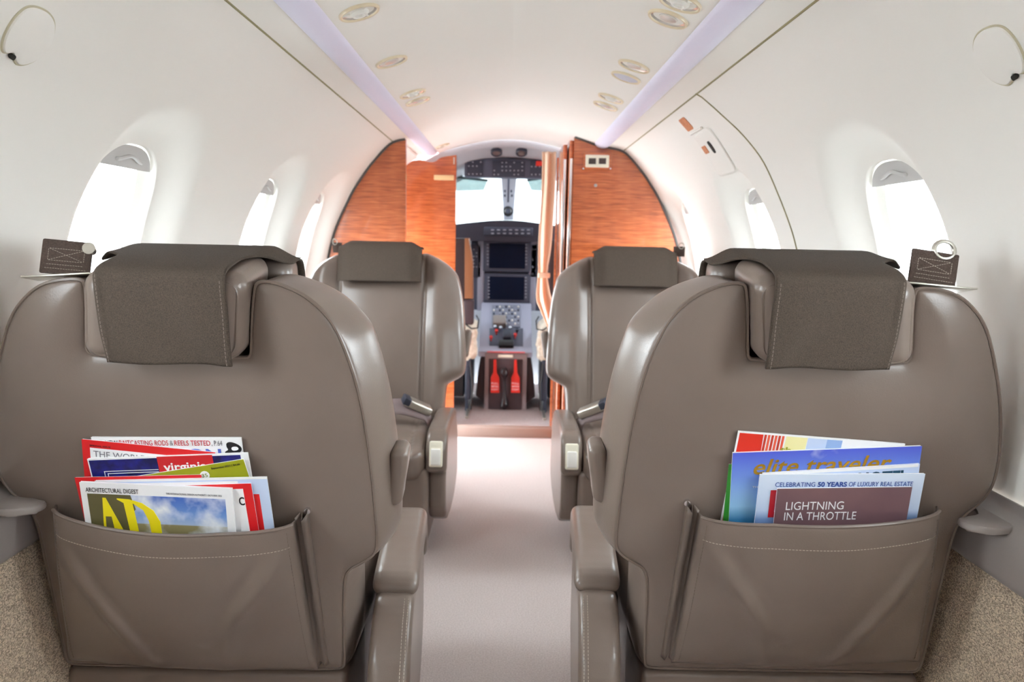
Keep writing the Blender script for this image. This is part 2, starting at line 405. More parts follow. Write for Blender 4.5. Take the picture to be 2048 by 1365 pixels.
# ceiling, with the lamp strips let into it
mb = MB()
for sg in (-1, 1):
    for (a, b, n) in ((0, V_SI, 24), (V_SO, V_SEAM-.002, 6)):
        mb.grid(lambda u, w: wpt(sg, YB+(YF+.04-YB)*u, a+(b-a)*w), 12, n, flip=sg > 0)
struct(obj('ceiling', mb, cream))
for sg, nm, ye, lb in ((-1, 'trim_1', YL, ''), (1, 'trim_2', YR, '')):
    mb = MB(); mb.tube([wpt(sg, YB+(ye-YB)*q/10, V_SEAM, -.001) for q in range(11)], .0026); struct(obj(nm, mb, seam_m))
for sg, lb, ye in ((-1, 'long pale lilac light strip along the ceiling above the left seats', YF-.01), (1, 'long pale lilac light strip along the ceiling above the right seats', YR+.02)):
    mb = MB()
    def fs(u, w):
        v = V_SI-.002+(V_SO-V_SI+.004)*w; return wpt(sg, YB+(ye-YB)*u, v, .012*math.sin(math.pi*w)**.7 if 0 < w < 1 else -.001)
    mb.grid(fs, 14, 14, flip=sg > 0)
    mb.add([fs(1, w/13) for w in range(14)], [tuple(range(14))])
    tag(obj('ceiling_light_strip', mb, strip_m), lb, 'light strip')
# floor with the step up to the cockpit
mb = MB(); mb.box((-.76, YB, -.03), (.76, YF-.03, 0)); struct(obj('floor', mb, carpet, smooth=False))
mb = MB(); mb.box((-.62, 4.03, -.03), (.62, 5.3, .048)); struct(obj('floor_cockpit', mb, carpet_d, smooth=False))
mb = MB(); mb.box((-.30, 3.995, 0), (.30, 4.028, .052), .004); mb.box((-.28, 4.02, .046), (.28, 4.045, .056), .003)
tag(obj('door_sill', mb, mat('sill_trim', (158, 136, 126), .5)), 'low beige sill strip on the floor across the cockpit entrance', 'sill')
hd_ = [wpt(-1, 0, q, -.004) for q in np.linspace(V_SEAM-.03, v_at_z(.10), 14)]+[wpt(-1, 0, q, .012) for q in np.linspace(v_at_z(.10), V_SEAM-.03, 14)]
mb = MB().prism([(p.x, p.z) for p in hd_], YL+.026, YF+.03); struct(obj('light_cut_header', mb, cream))  # header over the entrance, hung low to cut the light from the doorway
mb = MB().box((-.80, YL+.028, .001), (-.775, YL+.31, 1.15)); struct(obj('light_cut_jamb', mb, cream, smooth=False))  # unseen jamb board, added to narrow the doorway and dim its light
mb = MB()
mb.box((-.83, YB-.02, 0), (.83, YB, 1.55))
struct(obj('wall_back', mb, cream, smooth=False))
# side ledges and tweed lower walls
for sg, nm, lb, bn in ((-1, 'left', 'dark grey vinyl ledge along the left wall beside the rear seat', 'baseboard_left'), (1, 'right', 'dark grey vinyl ledge along the right wall beside the rear seat', 'baseboard_right')):
    pts = chaikin([(.811, -.396), (.811, -.412), (.80, -.419), (.785, -.424), (.771, -.438), (.767, -.47), (.769, -.505), (.78, -.51)], 2, False)
    ye = (YL if sg < 0 else YR)-.003
    led = thing('side_ledge', lb, 'ledge', (0, 0, 0))
    ys = [YB, .30, .92, 1.02, 1.75, 2.4, ye] if sg > 0 else [YB, .3, .98, 1.75, 2.4, ye]
    for a, b in zip(ys[:-1], ys[1:]):
        mb = MB(); n = len(pts)
        mb.grid(lambda u, w: (sg*pts[int(round(w*(n-1)))][0], a+.001+(b-a-.002)*u, EYE+pts[int(round(w*(n-1)))][1]), 8, n, flip=sg < 0)
        obj('ledge_section', mb, ledge_m, led, solid=.004, off=-1)
    cup = MB()
    pl = chaikin([(.725, 1.140), (.712, 1.165), (.718, 1.190), (.775, 1.192), (.778, 1.31), (.80, 1.31), (.80, 1.14)], 2)
    cup.prism([(sg*p[0], p[1]) for p in pl], EYE-.432, EYE-.420, f=lambda p, z: (p[0], p[1], z), bev=.004)
    c_ = obj('cup_holder_lid', cup, ledge_m, led)
    k = MB(); k.lathe([(0, .003), (.006, .003), (.008, 0)], 18, Matrix.Translation((sg*.788, 1.26, EYE-.420))); obj('latch', k, mat('brass', (196, 160, 90), .4, metal=.8), c_)
    mb = MB(); ly = [(.778, -.50), (.772, -.60), (.755, -.8), (.735, -1.035)]
    mb.grid(lambda u, w: (sg*ly[int(round(w*3))][0], YB+(ye-YB)*u, EYE+ly[int(round(w*3))][1]), 20, 4, flip=sg < 0)
    struct(obj(bn, mb, tweed, solid=.01, off=0))

# ------------------------------------------------------------------ wooden partitions at the front of the cabin
def arch(sg, x_in, z0, gap=.0, n=60):
    """outline of a bulkhead half that follows the liner"""
    vi = v_at_x(x_in, 0, V_SEAM) if x_in < .5 else V_SEAM
    out = [(sg*x_in, z0)]
    for v in np.linspace(vi, V_END, n):
        p = wpt(sg, 0, v, gap); out.append((p.x, p.z))
    out += [(sg*.74, EYE-.5), (sg*.72, z0)]
    return out
pl = thing('wood_partition', 'figured wood partition behind the front left seat, curved along the wall', 'partition', (-.6, YL, 0))
def loc(mb, o): mb.v = [tuple(Vector(p)-Vector(o.location)) for p in mb.v]; return mb
mb = MB().prism(arch(-1, .448, .001, .004), YL, YL+.025); obj('panel', loc(mb, pl), wood, pl, smooth=False)
mb = MB().tube([wpt(-1, YL-.002, v, .003) for v in np.linspace(v_at_x(.45, 0, V_SEAM), V_END, 50)], .006, 6); obj('edge_trim', loc(mb, pl), dark_trim, pl)
pf = thing('wood_partition', 'narrow bright wood panel at the left of the cockpit entrance with a cream plate', 'partition', (-.4, YF, 0))
top = [(-.275, 1.452), (-.33, 1.443), (-.36, 1.436), (-.375, 1.42), (-.40, 1.412), (-.425, 1.416), (-.445, 1.424), (-.47, 1.425), (-.51, 1.415), (-.56, 1.36)]
mb = MB().prism([(-.275, .03)]+chaikin(top, 2, False)+[(-.56, .03)], YF-.02, YF+.01); obj('panel', loc(mb, pf), wood, pf, smooth=False)
a = at(868, 350, YF-.02); b = at(908, 361, YF-.02)
mb = MB().box((a.x, YF-.026, b.z), (b.x, YF-.019, a.z), .003); obj('name_plate', loc(mb, pf), mat('ivory', (240, 214, 160), .4), pf)
mb = MB().box((-.290, YF-.024, 1.405), (-.284, YF-.019, 1.44), .001); obj('hinge', loc(mb, pf), metal, pf)

pr = thing('wood_partition', 'wide glossy wood partition behind the front right seat with a sign box', 'partition', (.5, YR, 0))
mb = MB().prism(arch(1, .283, .001, .004), YR, YR+.025); obj('panel', loc(mb, pr), wood, pr, smooth=False)
mb = MB().tube([wpt(1, YR-.002, v, .003) for v in np.linspace(v_at_x(.285, 0, V_SEAM), V_END, 60)], .006, 6); obj('edge_trim', loc(mb, pr), dark_trim, pr)
a = at(1166, 305, YR); b = at(1221, 341, YR)
mb = MB().box((a.x, YR-.03, b.z), (b.x, YR+.002, a.z), .005); bx_ = obj('sign_box', loc(mb, pr), wood, pr)
a = at(1170, 311, YR); b = at(1216, 337, YR)
mb = MB().box((a.x, YR-.035, b.z), (b.x, YR-.028, a.z), .004); obj('sign_face', loc(mb, pr), cream_plain, bx_)
for q in (1176, 1196):
    a = at(q, 318, YR); b = at(q+14, 330, YR); mb = MB().box((a.x, YR-.037, b.z), (b.x, YR-.034, a.z), .001); obj('dark_square', loc(mb, pr), mat('lens_brown', (70, 58, 54), .3), bx_)
for q in (1165, 1219):
    a = at(q, 339, YR); mb = MB().lathe([(0, .006), (.004, .005), (.005, 0)], 14, Matrix.Translation((a.x, YR-.028, a.z)) @ Matrix.Rotation(R(90), 4, 'X')); obj('screw', loc(mb, pr), chrome, bx_)
a = at(1191, 371, YR); mb = MB().lathe([(0, .004), (.007, .004), (.008, 0)], 16, Matrix.Translation((a.x, YR, a.z)) @ Matrix.Rotation(R(90), 4, 'X')); obj('lock', loc(mb, pr), chrome, pr)
# sliding door leaves parked at the inner end of the right partition
for k, (x0, x1, y0, zt, lb) in enumerate(((.262, .284, YR+.03, 1.478, 'wooden sliding door leaf next to the right partition, outer of the two'), (.236, .258, YR+.065, 1.463, 'wooden sliding door leaf next to the curtain, inner of the two'))):
    d = thing('sliding_door_leaf', lb, 'door leaf', ((x0+x1)/2, y0, 0))
    mb = MB().prism(chaikin([(x0, y0+.40), (x0, y0), (x0+.004, y0-.012), (x1-.004, y0-.012), (x1, y0), (x1, y0+.40)], 2), .002, zt, f=lambda p, z: (p[0], p[1], z)); obj('panel', loc(mb, d), wood, d)
    mb = MB().box((x0+.004, y0-.016, .75), (x1-.004, y0-.0085, 1.40), .003); obj('edge_reflection', loc(mb, d), chrome, d)  # chrome strip added to imitate the reflection on the glossy wood edge
pg = thing('wood_partition', 'wood panel behind the tan curtain at the right of the cockpit entrance', 'partition', (.3, YF, 0))
mb = MB().box((.235, YF-.02, .03), (.60, YF+.01, 1.45), .003); obj('panel', loc(mb, pg), wood, pg, smooth=False)

# curtain gathered by a tie
cu = thing('curtain', 'tan curtain gathered with a tie at the right of the cockpit entrance', 'curtain', (.19, 3.99, .5))
def cf(u, w):
    z = 1.472-w*.93; zz = 1.472-z
    tie = math.exp(-((z-.86)/.10)**2)
    wid = .067-.020*tie+.035*max(0, (.86-z)/.3)*math.exp(-max(0, .70-z)*6)
    left = .158-.004*math.sin(w*3)+(-.01+.0)*max(0, 1-abs(z-.76)/.16)+max(0, .72-z)*.38
    if z > .9: left += .004*math.sin(w*9)
    x = left+wid*u*(1 if z > .72 else max(.12, 1-(.72-z)/.20))
    y = 3.99+.011*math.sin(u*math.pi*3.2+.4)*(1-.6*tie)+.003*math.sin(u*12+w*6)
    return (x-.19, y-3.99, z-.5)
mb = MB().grid(cf, 60, 70); obj('drape', mb, curtain_m, cu, solid=.003, autos=False)
mb = MB().box((.150-.19, -.022, .842-.5), (.212-.19, .022, .868-.5), .006); obj('tie_band', mb, curtain_m, cu)

# ------------------------------------------------------------------ things on the liner
def on_liner(sg, Y, v, off=0):
    """frame on the liner: x along the cabin, y along the arc, z towards the cabin"""
    p = wpt(sg, Y, v, off); n = prof_n(v); zc = Vector((-sg*n[0], 0, -n[1])); xc = Vector((0, 1, 0)); yc = zc.cross(xc)
    m = Matrix((xc, yc, zc)).transposed().to_4x4(); m.translation = p; return m
def liner_thing(name, label, cat, sg, Y, v, group=None, off=0):
    o = thing(name, label, cat, group=group); o.matrix_world = on_liner(sg, Y, v, off); return o
LP = {(-1, 1.661): 'v', (-1, 2.102): 'l', (-1, 2.549): 'v', (-1, 2.686): 'l', (-1, 3.88): 'd', (1, 1.545): 'v', (1, 1.656): 'l', (1, 2.092): 'l', (1, 2.233): 's', (1, 2.554): 'v', (1, 2.695): 'l'}
LB = {(-1, 1.661): 'round air vent nearest the camera on the left of the ceiling', (-1, 2.102): 'single round reading light alone in the middle of the left ceiling row',
      (-1, 2.549): 'round air vent just behind the far reading light of the left ceiling row', (-1, 2.686): 'far round reading light of the left ceiling row, beside an air vent', (-1, 3.88): 'small twin downlight on the ceiling above the left cockpit entrance panel',
      (1, 1.545): 'round air vent cut by the top of the photo on the right ceiling', (1, 1.656): 'near round reading light of the right ceiling row, by the top of the photo', (1, 2.092): 'round reading light just behind the grey oval speaker on the right ceiling',
      (1, 2.233): 'flat grey round speaker in the right ceiling row', (1, 2.554): 'round air vent just behind the far reading light of the right ceiling row', (1, 2.695): 'far round reading light of the right ceiling row, beside an air vent'}
rim_m = mat('light_rim', (228, 214, 186), .35, metal=.2); dish_m = mat('light_dish', (238, 236, 230), .18, metal=.55); lens_m = mat('frosted_lens', (246, 244, 238), .3); spk_m = mat('speaker_mesh', (206, 204, 214), .7)
for (sg, Y), kd in LP.items():
    nm = {'v': 'air_vent', 'l': 'reading_light', 's': 'ceiling_speaker', 'd': 'downlight'}[kd]
    o = liner_thing(nm, LB[(sg, Y)], {'v': 'air vent', 'l': 'light', 's': 'speaker', 'd': 'light'}[kd], sg, Y, V_LIGHT+(.02 if kd == 'd' else 0))
    k = .043 if kd != 'd' else .036
    obj('rim', MB().lathe([(k, -.003), (k, .003), (k*.96, .006), (k*.88, .006), (k*.84, .002), (k*.84, -.003)], 40), rim_m, o)
    if kd == 's':
        obj('grille', MB().lathe([(k*.85, .002), (k*.7, .005), (0, .006)], 40), spk_m, o); continue
    obj('dish', MB().lathe([(k*.86, .003), (k*.7, -.0005), (k*.45, .0), (k*.42, .001)], 40), dish_m, o)
    if kd == 'l': obj('bulb', MB().lathe([(k*.44, -.001), (k*.42, .003), (k*.2, .005), (0, .0055)], 30), mat('lamp_reflector', (232, 232, 228), .35, metal=.6), o)
    elif kd == 'v':
        obj('nozzle', MB().lathe([(k*.44, -.001), (k*.46, .004), (k*.36, .009), (k*.26, .009), (k*.22, .004), (0, .004)], 30), white_plastic, o)
        for q in range(3): obj('vane', MB().box((k*.42, -.0015, 0), (k*.84, .0015, .004), .0006, M=Matrix.Rotation(R(120*q+20), 4, 'Z')), white_plastic, o)
    else:
        for q in (-1, 1): obj('bulb', MB().lathe([(.009, 0), (.008, .004), (0, .006)], 18, Matrix.Translation((0, q*.014, 0))), lens_m, o)
for sg, lb in ((-1, 'cream folding coat hook flush in the left wall near the ceiling'), (1, 'cream folding coat hook flush in the right wall near the ceiling')):
    o = liner_thing('coat_hook', lb, 'coat hook', sg, 1.075 if sg < 0 else 1.063, .722, off=.0018)
    pl_ = chaikin([(-.03, -.040), (.02, -.040), (.044, -.012), (.042, .022), (.012, .043), (-.008, .034), (-.014, .026), (-.03, .034), (-.044, .012), (-.044, -.02)], 3)
    inv_ = o.matrix_world.inverted(); HY, HV = (1.075 if sg < 0 else 1.063), .722
    def hk(x, y, off): return inv_ @ wpt(sg, HY+x, HV+y, off)
    n_ = len(pl_); P_ = [hk(0, 0, .005)]; F_ = []
    for k_, (sc_, of_) in enumerate(((.3, .005), (.6, .005), (.9, .005), (.97, .004), (1, .0015), (1, -.002))): P_ += [hk(x*sc_, y*sc_, of_) for x, y in pl_]
    F_ += [(0, 1+i_, 1+(i_+1) % n_) for i_ in range(n_)]
    for k_ in range(5): F_ += [(1+k_*n_+i_, 1+(k_+1)*n_+i_, 1+(k_+1)*n_+(i_+1) % n_, 1+k_*n_+(i_+1) % n_) for i_ in range(n_)]
    obj('flap', MB().add(P_, F_), cream, o)
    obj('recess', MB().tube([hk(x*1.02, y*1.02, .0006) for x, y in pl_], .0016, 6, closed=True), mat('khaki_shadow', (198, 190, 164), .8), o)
    obj('finger_notch', MB().prism(chaikin([(-.018, .028), (-.008, .030), (-.010, .038), (-.019, .034)], 2), .001, .0058, f=lambda p, z: hk(p[0], p[1], z)), darkslot, o)
# emergency exit hardware on the right wall
def liner_prism(o, poly, z0, z1, sg):
    inv = o.matrix_world.inverted(); mb = MB()
    mb.prism(poly, z0, z1, f=lambda p, z: inv @ wpt(sg, p[0], p[1], z)); return mb
def rrect(y0, y1, v0, v1): return rr2(y0, y1, v0, v1, min(y1-y0, v1-v0)*.2)
dv = 0
for (y0, y1, a, b, lb, mm, nm) in ((2.462, 2.538, .548, .596, 'orange instruction sticker high on the right wall near the exit panel', orange_m, 'sticker'), (2.466, 2.508, .658, .685, 'small pale orange dot sticker beside the black finger slot', orange_m, 'sticker')):
    o = liner_thing(nm, lb, 'sticker', 1, (y0+y1)/2, (a+b)/2+dv); obj('sheet', liner_prism(o, rrect(y0, y1, a, b), .0004, .0062 if a > .6 else .0012, 1), mm, o, smooth=False)
o = liner_thing('exit_handle_cover', 'cream cover panel with a black finger slot on the right wall', 'cover', 1, 2.42, .69)
def cover_pt(u, w):
    a, b = 2*u-1, 2*w-1; m_ = max(abs(a), abs(b)); k = m_/((abs(a)**9+abs(b)**9)**(1/9)) if m_ > 1e-6 else 1
    return o.matrix_world.inverted() @ wpt(1, 2.42+.095*a*k, .691+.079*b*k, .002)
obj('cover_plate', MB().grid(cover_pt, 21, 21), cream, o, solid=.004, off=0)
obj('finger_slot', liner_prism(o, chaikin([(2.400, .652), (2.420, .650), (2.422, .668), (2.418, .694), (2.400, .692)], 2), .003, .0072, 1), darkslot, o, smooth=False)
bar = MB().tube([o.matrix_world.inverted() @ wpt(1, y, .606, .004) for y in np.linspace(2.38, 2.52, 6)], .004); obj('upper_lip', bar, cream, o)
mb = MB().tube([wpt(1, 2.19-.105*float(sstep(0, .26, q-.513)), q+dv, .0005) for q in np.linspace(.513, 1.34, 40)], .0022, 6); struct(obj('trim_3', mb, seam_m))

# ------------------------------------------------------------------ seats
REC = R(12); Z0 = .938; CA, SA = math.cos(REC), math.sin(REC)
def pan(x, t, s): return (x, t*CA-s*SA, Z0+s*CA+t*SA)        # x across, t through the backrest, s up the backrest
def pan_np(V): return np.stack([V[:, 0], V[:, 1]*CA-V[:, 2]*SA, Z0+V[:, 2]*CA+V[:, 1]*SA], 1)
OUT = [(-.114, .020), (-.130, -.075), (-.129, -.085), (-.120, -.091), (.104, -.091), (.113, -.085), (.114, -.075), (.126, .020), (.136, .030), (.163, .026), (.194, .012), (.217, -.006), (.238, -.033), (.256, -.080), (.270, -.136), (.279, -.20), (.285, -.28), (.288, -.35), (.290, -.405), (.284, -.430), (.258, -.449), (.238, -.460), (.230, -.488), (.225, -.60), (.224, -.648), (.220, -.662), (.20, -.664),
       (-.23, -.664), (-.253, -.662), (-.257, -.648), (-.257, -.60), (-.256, -.43), (-.258, -.372), (-.268, -.346), (-.290, -.325), (-.303, -.292), (-.299, -.23), (-.281, -.15), (-.256, -.082), (-.231, -.028), (-.20, .005), (-.17, .022), (-.126, .028)]
OUTS = chaikin(OUT, 2)
_cache = {}
def once(key, fn):
    if key not in _cache: _cache[key] = fn()
    return _cache[key]
def backrest_field():
    lo, hi, h = (-.37, -.045, -.685), (.37, .235, .085), .0045
    X, T, Sx = grid3(lo, hi, h)
    X2, S2 = np.meshgrid(X.ravel(), Sx.ravel(), indexing='ij'); d2 = poly_sdf(OUTS, X2, S2)
    w = sstep(.12, .165, np.abs(X2))*(.45+.55*sstep(-.05, .1, X2)); w = w*(.55+.45*sstep(-.47, -.42, S2)); w = w*(1-.62*sstep(-.08, .01, S2))
    w2 = w[:, None, :]; D2 = d2[:, None, :]
    off = .027*np.sin(np.clip((T+.0)/.16, 0, 1)*math.pi*.80)**.9
    top_ = sstep(-.07, .02, S2)[:, None, :]; side = D2-off*w2+.20*np.maximum(T, 0)*top_
    bulge = .013*(1-np.exp(np.minimum(D2, 0)/.035))
    back = -T-bulge
    ax = np.abs(X2)[:, None, :]
    tf = .150+.016*(1-np.clip(ax/.155, 0, 1)**2)+.020*np.exp(-((ax-.215)/.045)**2)-.009*np.exp(-((ax-.157)/.007)**2)-.02*sstep(-.30, -.10, S2)[:, None, :]
    front = T-tf
    D = smax(smax(side, back, .007), front, .045)
    return D, lo, h
def dashes(pts, step=.0052, ln=.0034, r=.0006):
    P = np.array(pts); L = np.concatenate([[0], np.cumsum(np.linalg.norm(np.diff(P, axis=0), axis=1))]); mb = MB()
    for s in np.arange(step*.3, L[-1]-ln, step):
        a = [np.interp(s, L, P[:, i]) for i in range(3)]; b = [np.interp(s+ln, L, P[:, i]) for i in range(3)]
        mb.tube([a, b], r, 4)
    return mb
def flipx(mb, m):
    if m < 0: mb.v = [(-p[0], p[1], p[2]) for p in mb.v]; mb.f = [f[::-1] for f in mb.f]
    return mb
BF = None
def pocket_pt(u, v, ds=0, sg_=.013):
    """u across from the outer side to the aisle, v down from the mouth"""
    xl = -.210-.030*v; xr = .168+.013*v
    x = xl+(xr-xl)*u; sag = sg_*math.sin(math.pi*u)**1.15*(1-v)
    s = ds-.337-.011*u-sag-(.302-sag*.95)*v + (-.004*math.sin(math.pi*u)**2*v if v > .5 else 0)
    b = .052*math.sin(math.pi*u)**.33*(1-v)**.4 + .022*math.sin(math.pi*u)**.6*math.sin(math.pi*min(1, v*1.0))**.7
    b += .014*(1-v)*max(0, u-.72)/.28*math.sin(min(1, (1-v)*1.6)*math.pi/2)
    # soft folds hanging from the two upper corners
    for (cu, cv, ang, amp) in ((.03, .12, .95, .007), (.97, .12, 2.25, .013), (.88, .14, 2.1, -.008), (.11, .14, 1.05, -.005), (.80, .3, 1.9, .006), (.2, .3, 1.2, .005)):
        du, dv_ = u-cu, (v-cv)*.75; along = du*math.cos(ang)+dv_*math.sin(ang); acr = -du*math.sin(ang)+dv_*math.cos(ang)
        if along > 0: b += amp*math.exp(-(acr/.035)**2)*math.sin(min(1, along/.6)*math.pi)
    b += .003*math.sin(u*17+v*5)*v*(1-v)*2
    edge = min(1, min(u, 1-u)/.02, (1-v)/.015)
    return x, -.012-.003*(1-edge)-b*1.0, s
def build_seat(key, m, X, Y0, yaw, label, rear):
    global BF
    root = thing('cabin_seat', label, 'seat', (X, Y0, {'RL': -.003, 'RR': .009}.get(key, 0)), 'taupe leather cabin seats', (0, 0, yaw))
    if BF is None: BF = backrest_field()
    P = lambda x, t, s: (lambda q: (q[0]*m, q[1], q[2]))(pan(x, t, s))
    br = obj('backrest', once(('back', m), lambda: sdf_mesh('backrest', leather, *BF, fn=pan_np, mirror=m)), parent=root)
    # piping round the back panel
    lp = [q for q in OUTS]
    obj('piping', once(('pip', m), lambda: MB().tube([P(x, .002, s) for x, s in lp], .0028, 6, closed=True).mesh('piping', leather_dark)), parent=br)
    # seams on the front face
    if not rear:
        ins = []
        for sd in (-1, 1):
            mb = dashes([P(sd*(.157+.006), .150-.02*float(sstep(-.30, -.10, s))+.006, s) for s in np.linspace(-.11, -.62, 30)], .012, .008, .0009); obj('seam_stitching', mb, thread_dim, br)
    # lower back panel
    def lowf():
        lo, hi, h = (-.28, .10, .02), (.25, .36, .30), .006; Xg, Yg, Zg = grid3(lo, hi, h)
        return sdf_mesh('lower_back_panel', leather, rbox(Xg, Yg, Zg, (-.017, .235, .155), (.243, .095, .125), .012), lo, h, mirror=m)
    obj('lower_back_panel', once(('low', m), lowf), parent=root)
    # head pillow and the cloth laid over it
    def pilf():
        lo, hi, h = (-.18, -.08, -.13), (.18, .24, .10), .0045; Xg, T, Sg = grid3(lo, hi, h)
        a = rbox(Xg-.14*(Sg+.085), T, Sg, (-.008, .035, -.020), (.116, .070, .067), .026)
        b = rbox(Xg, T, Sg, (0, .150, -.032), (.146, .042, .068), .030)
        D = smin(a, b, .004)
        return sdf_mesh('headrest', leather, D, lo, h, fn=pan_np, mirror=m)
    hr = obj('headrest', once(('pil', m), pilf), parent=root)
    def pip2():
        o2 = rr2(-.112, .098, -.078, .036, .022)
        return MB().tube([P(x+.14*(s+.085), -.029, s) for x, s in o2], .0022, 6, closed=True).mesh('pillow_piping', leather_dark)
    obj('pillow_piping', once(('pp', m), pip2), parent=hr)
    path = chaikin([(-.040, -.086), (-.042, -.02), (-.042, .030), (-.036, .054), (.03, .0555), (.10, .050), (.16, .047), (.190, .036), (.200, .0), (.201, -.06), (.196, -.108)], 3, False)
    PA = np.array(path); LA = np.concatenate([[0], np.cumsum(np.linalg.norm(np.diff(PA, axis=0), axis=1))]); LA /= LA[-1]
    def cov(u, w):
        t, s = np.interp(u, LA, PA[:, 0]), np.interp(u, LA, PA[:, 1])
        k = float(sstep(.03, .13, t)); hw = .091+(.152-.091)*k; cx = .009*(1-k)
        q = (w-.5)*2; x = cx+q*hw
        if t > .06:
            dr = float(sstep(.105, .152, abs(x)))*k; 
            if s > .0: s -= .030*dr*max(0, (s)/.07)
            t -= .012*dr*(1 if t > .17 else 0)
        else:
            fold = .0035*math.sin(q*4+s*40)*float(sstep(.05, -.08, s)) + .004*math.exp(-((q-.45+s*5)/.2)**2)*float(sstep(.03, -.05, s))
            t -= fold if t < -.02 else 0
        return P(x, t, s)
    obj('headrest_cover', once(('cov', m), lambda: MB().grid(cov, 110, 44, flip=m > 0).mesh('headrest_cover', cloth, autos=False)), parent=hr, solid=.0035, off=1)
    if rear:
        for w in (.03, .97): obj('hem_stitching', dashes([(Vector(cov(u, w))+Vector((0, -.0045, 0))) for u in np.linspace(.0, .26, 40)], .006, .004, .0006), thread_dim, hr)
    # cushion, leg panel, base
    def cus():
        lo, hi, h = (-.27, .12, .26), (.27, .72, .50), .006; Xg, Yg, Zg = grid3(lo, hi, h)
        ctop = .408+.010*(1-np.clip(np.abs(Xg)/.17, 0, 1)**2)-.008*np.exp(-((np.abs(Xg)-.165)/.007)**2)-.04*sstep(.52, .68, Yg)
        d = rbox(Xg, Yg, Zg, (0, .405, .345), (.235 if rear else .214, .27, .078), .045)
        return sdf_mesh('seat_cushion', leather, smax(d, Zg-ctop, .03), lo, h, mirror=m)
    obj('seat_cushion', once(('cus', m, rear), cus), parent=root)
    def leg():
        lo, hi, h = (-.25, .54, .12), (.25, .68, .33), .006; Xg, Yg, Zg = grid3(lo, hi, h)
        return sdf_mesh('leg_panel', leather, rbox(Xg, Yg, Zg, (0, .61, .225), (.225, .045, .085), .018), lo, h, mirror=m)
    obj('leg_panel', once(('leg', m), leg), parent=root)
    obj('seat_base', once(('base', m), lambda: MB().box((-.21, .17, -.012), (.21, .56, .285), .02, 3).mesh('seat_base', leather_dark)), parent=root)
    # armrest on the aisle side
    def armf():
        lo, hi, h = (-.06, -.03, .06), (.06, .66, .41), .006; Xg, Yg, Zg = grid3(lo, hi, h)
        pol = chaikin([(.03, .075), (.60, .075), (.61, .33), (.57, .385), (.26, .385), (.20, .40), (.13, .375), (.06, .31)], 2)
        Y2, Z2 = np.meshgrid(Yg.ravel(), Zg.ravel(), indexing='ij'); d2 = poly_sdf(pol, Y2, Z2)[None]
        D = smax(d2+0*Xg, np.abs(Xg)-.036, .018)
        return D, lo, h
    def capf():
        lo, hi, h = (-.07, .16, .27), (.07, .69, .46), .0045; Xg, Yg, Zg = grid3(lo, hi, h)
        pol = chaikin([(.215, .372), (.212, .418), (.30, .428), (.56, .430), (.615, .415), (.645, .36), (.648, .292), (.600, .292), (.585, .372)], 2)
        Y2, Z2 = np.meshgrid(Yg.ravel(), Zg.ravel(), indexing='ij'); d2 = poly_sdf(pol, Y2, Z2)[None]
        return smax(d2+0*Xg, np.abs(Xg)-.043, .022), lo, h
    ax0, atan_, akx = (.300, math.tan(R(3.6)), 1.0) if rear else (.252, math.tan(R(.3)), .80)
    def place(V):
        V = V.copy(); V[:, 0] = V[:, 0]*akx+ax0-(V[:, 1]-.2)*atan_; return V
    ar = obj('armrest', once(('arm', m, rear), lambda: sdf_mesh('armrest', leather, *armf(), fn=place, mirror=m)), parent=root)
    obj('armrest_cap', once(('cap', m, rear), lambda: sdf_mesh('armrest_cap', leather, *capf(), fn=place, mirror=m)), parent=ar)
    def arx(y): return ax0-(y-.2)*atan_
    if rear:
        for q in (.020, .027): obj('seam_stitching', dashes([(m*(arx(y)+q), y-.004, z) for y, z in ((.055, .31), (.10, .352), (.135, .378), (.19, .399))], .006, .004, .0007), thread, ar)
        obj('side_stitching', dashes([P(.236, .085, s) for s in np.linspace(-.50, -.66, 20)], .007, .005, .0009), gold_thread, br)
    else:
        tilt = Matrix.Translation((m*arx(.64), .642, .356)) @ Matrix.Rotation(R(14), 4, 'X')
        cp = obj('control_plate', MB().box((-.021, -.006, -.040), (.021, .010, .042), .006, 3, M=tilt), cream_plain, ar)
        obj('recline_button', MB().box((-.016, .004, -.034), (.016, .016, .018), .005, 3, M=tilt), white_plastic, cp)
    # recline lever on the aisle side of the backrest
    def lev():
        lo, hi, h = (.27, .02, -.40), (.37, .13, -.24), .004; Xg, T, Sg = grid3(lo, hi, h)
        sk = .010*np.sin((Sg+.32)/.05*1.5)
        D = rbox(Xg-.314-sk*.6, T-.075, Sg+.318, (0, 0, 0), (.015, .028, .052), .012)
        return sdf_mesh('recline_lever', leather, D, lo, h, fn=pan_np, mirror=m)
    obj('recline_lever', once(('lev', m), lev), parent=root)
    # shoulder belt end over the outer shoulder
    sb = obj('shoulder_belt', MB().box((-.034, -.003, -.026), (.034, .003, .026), .0025, M=Matrix.Identity(4)), webbing, root)
    return root, br, sb, P
SEATS = {}
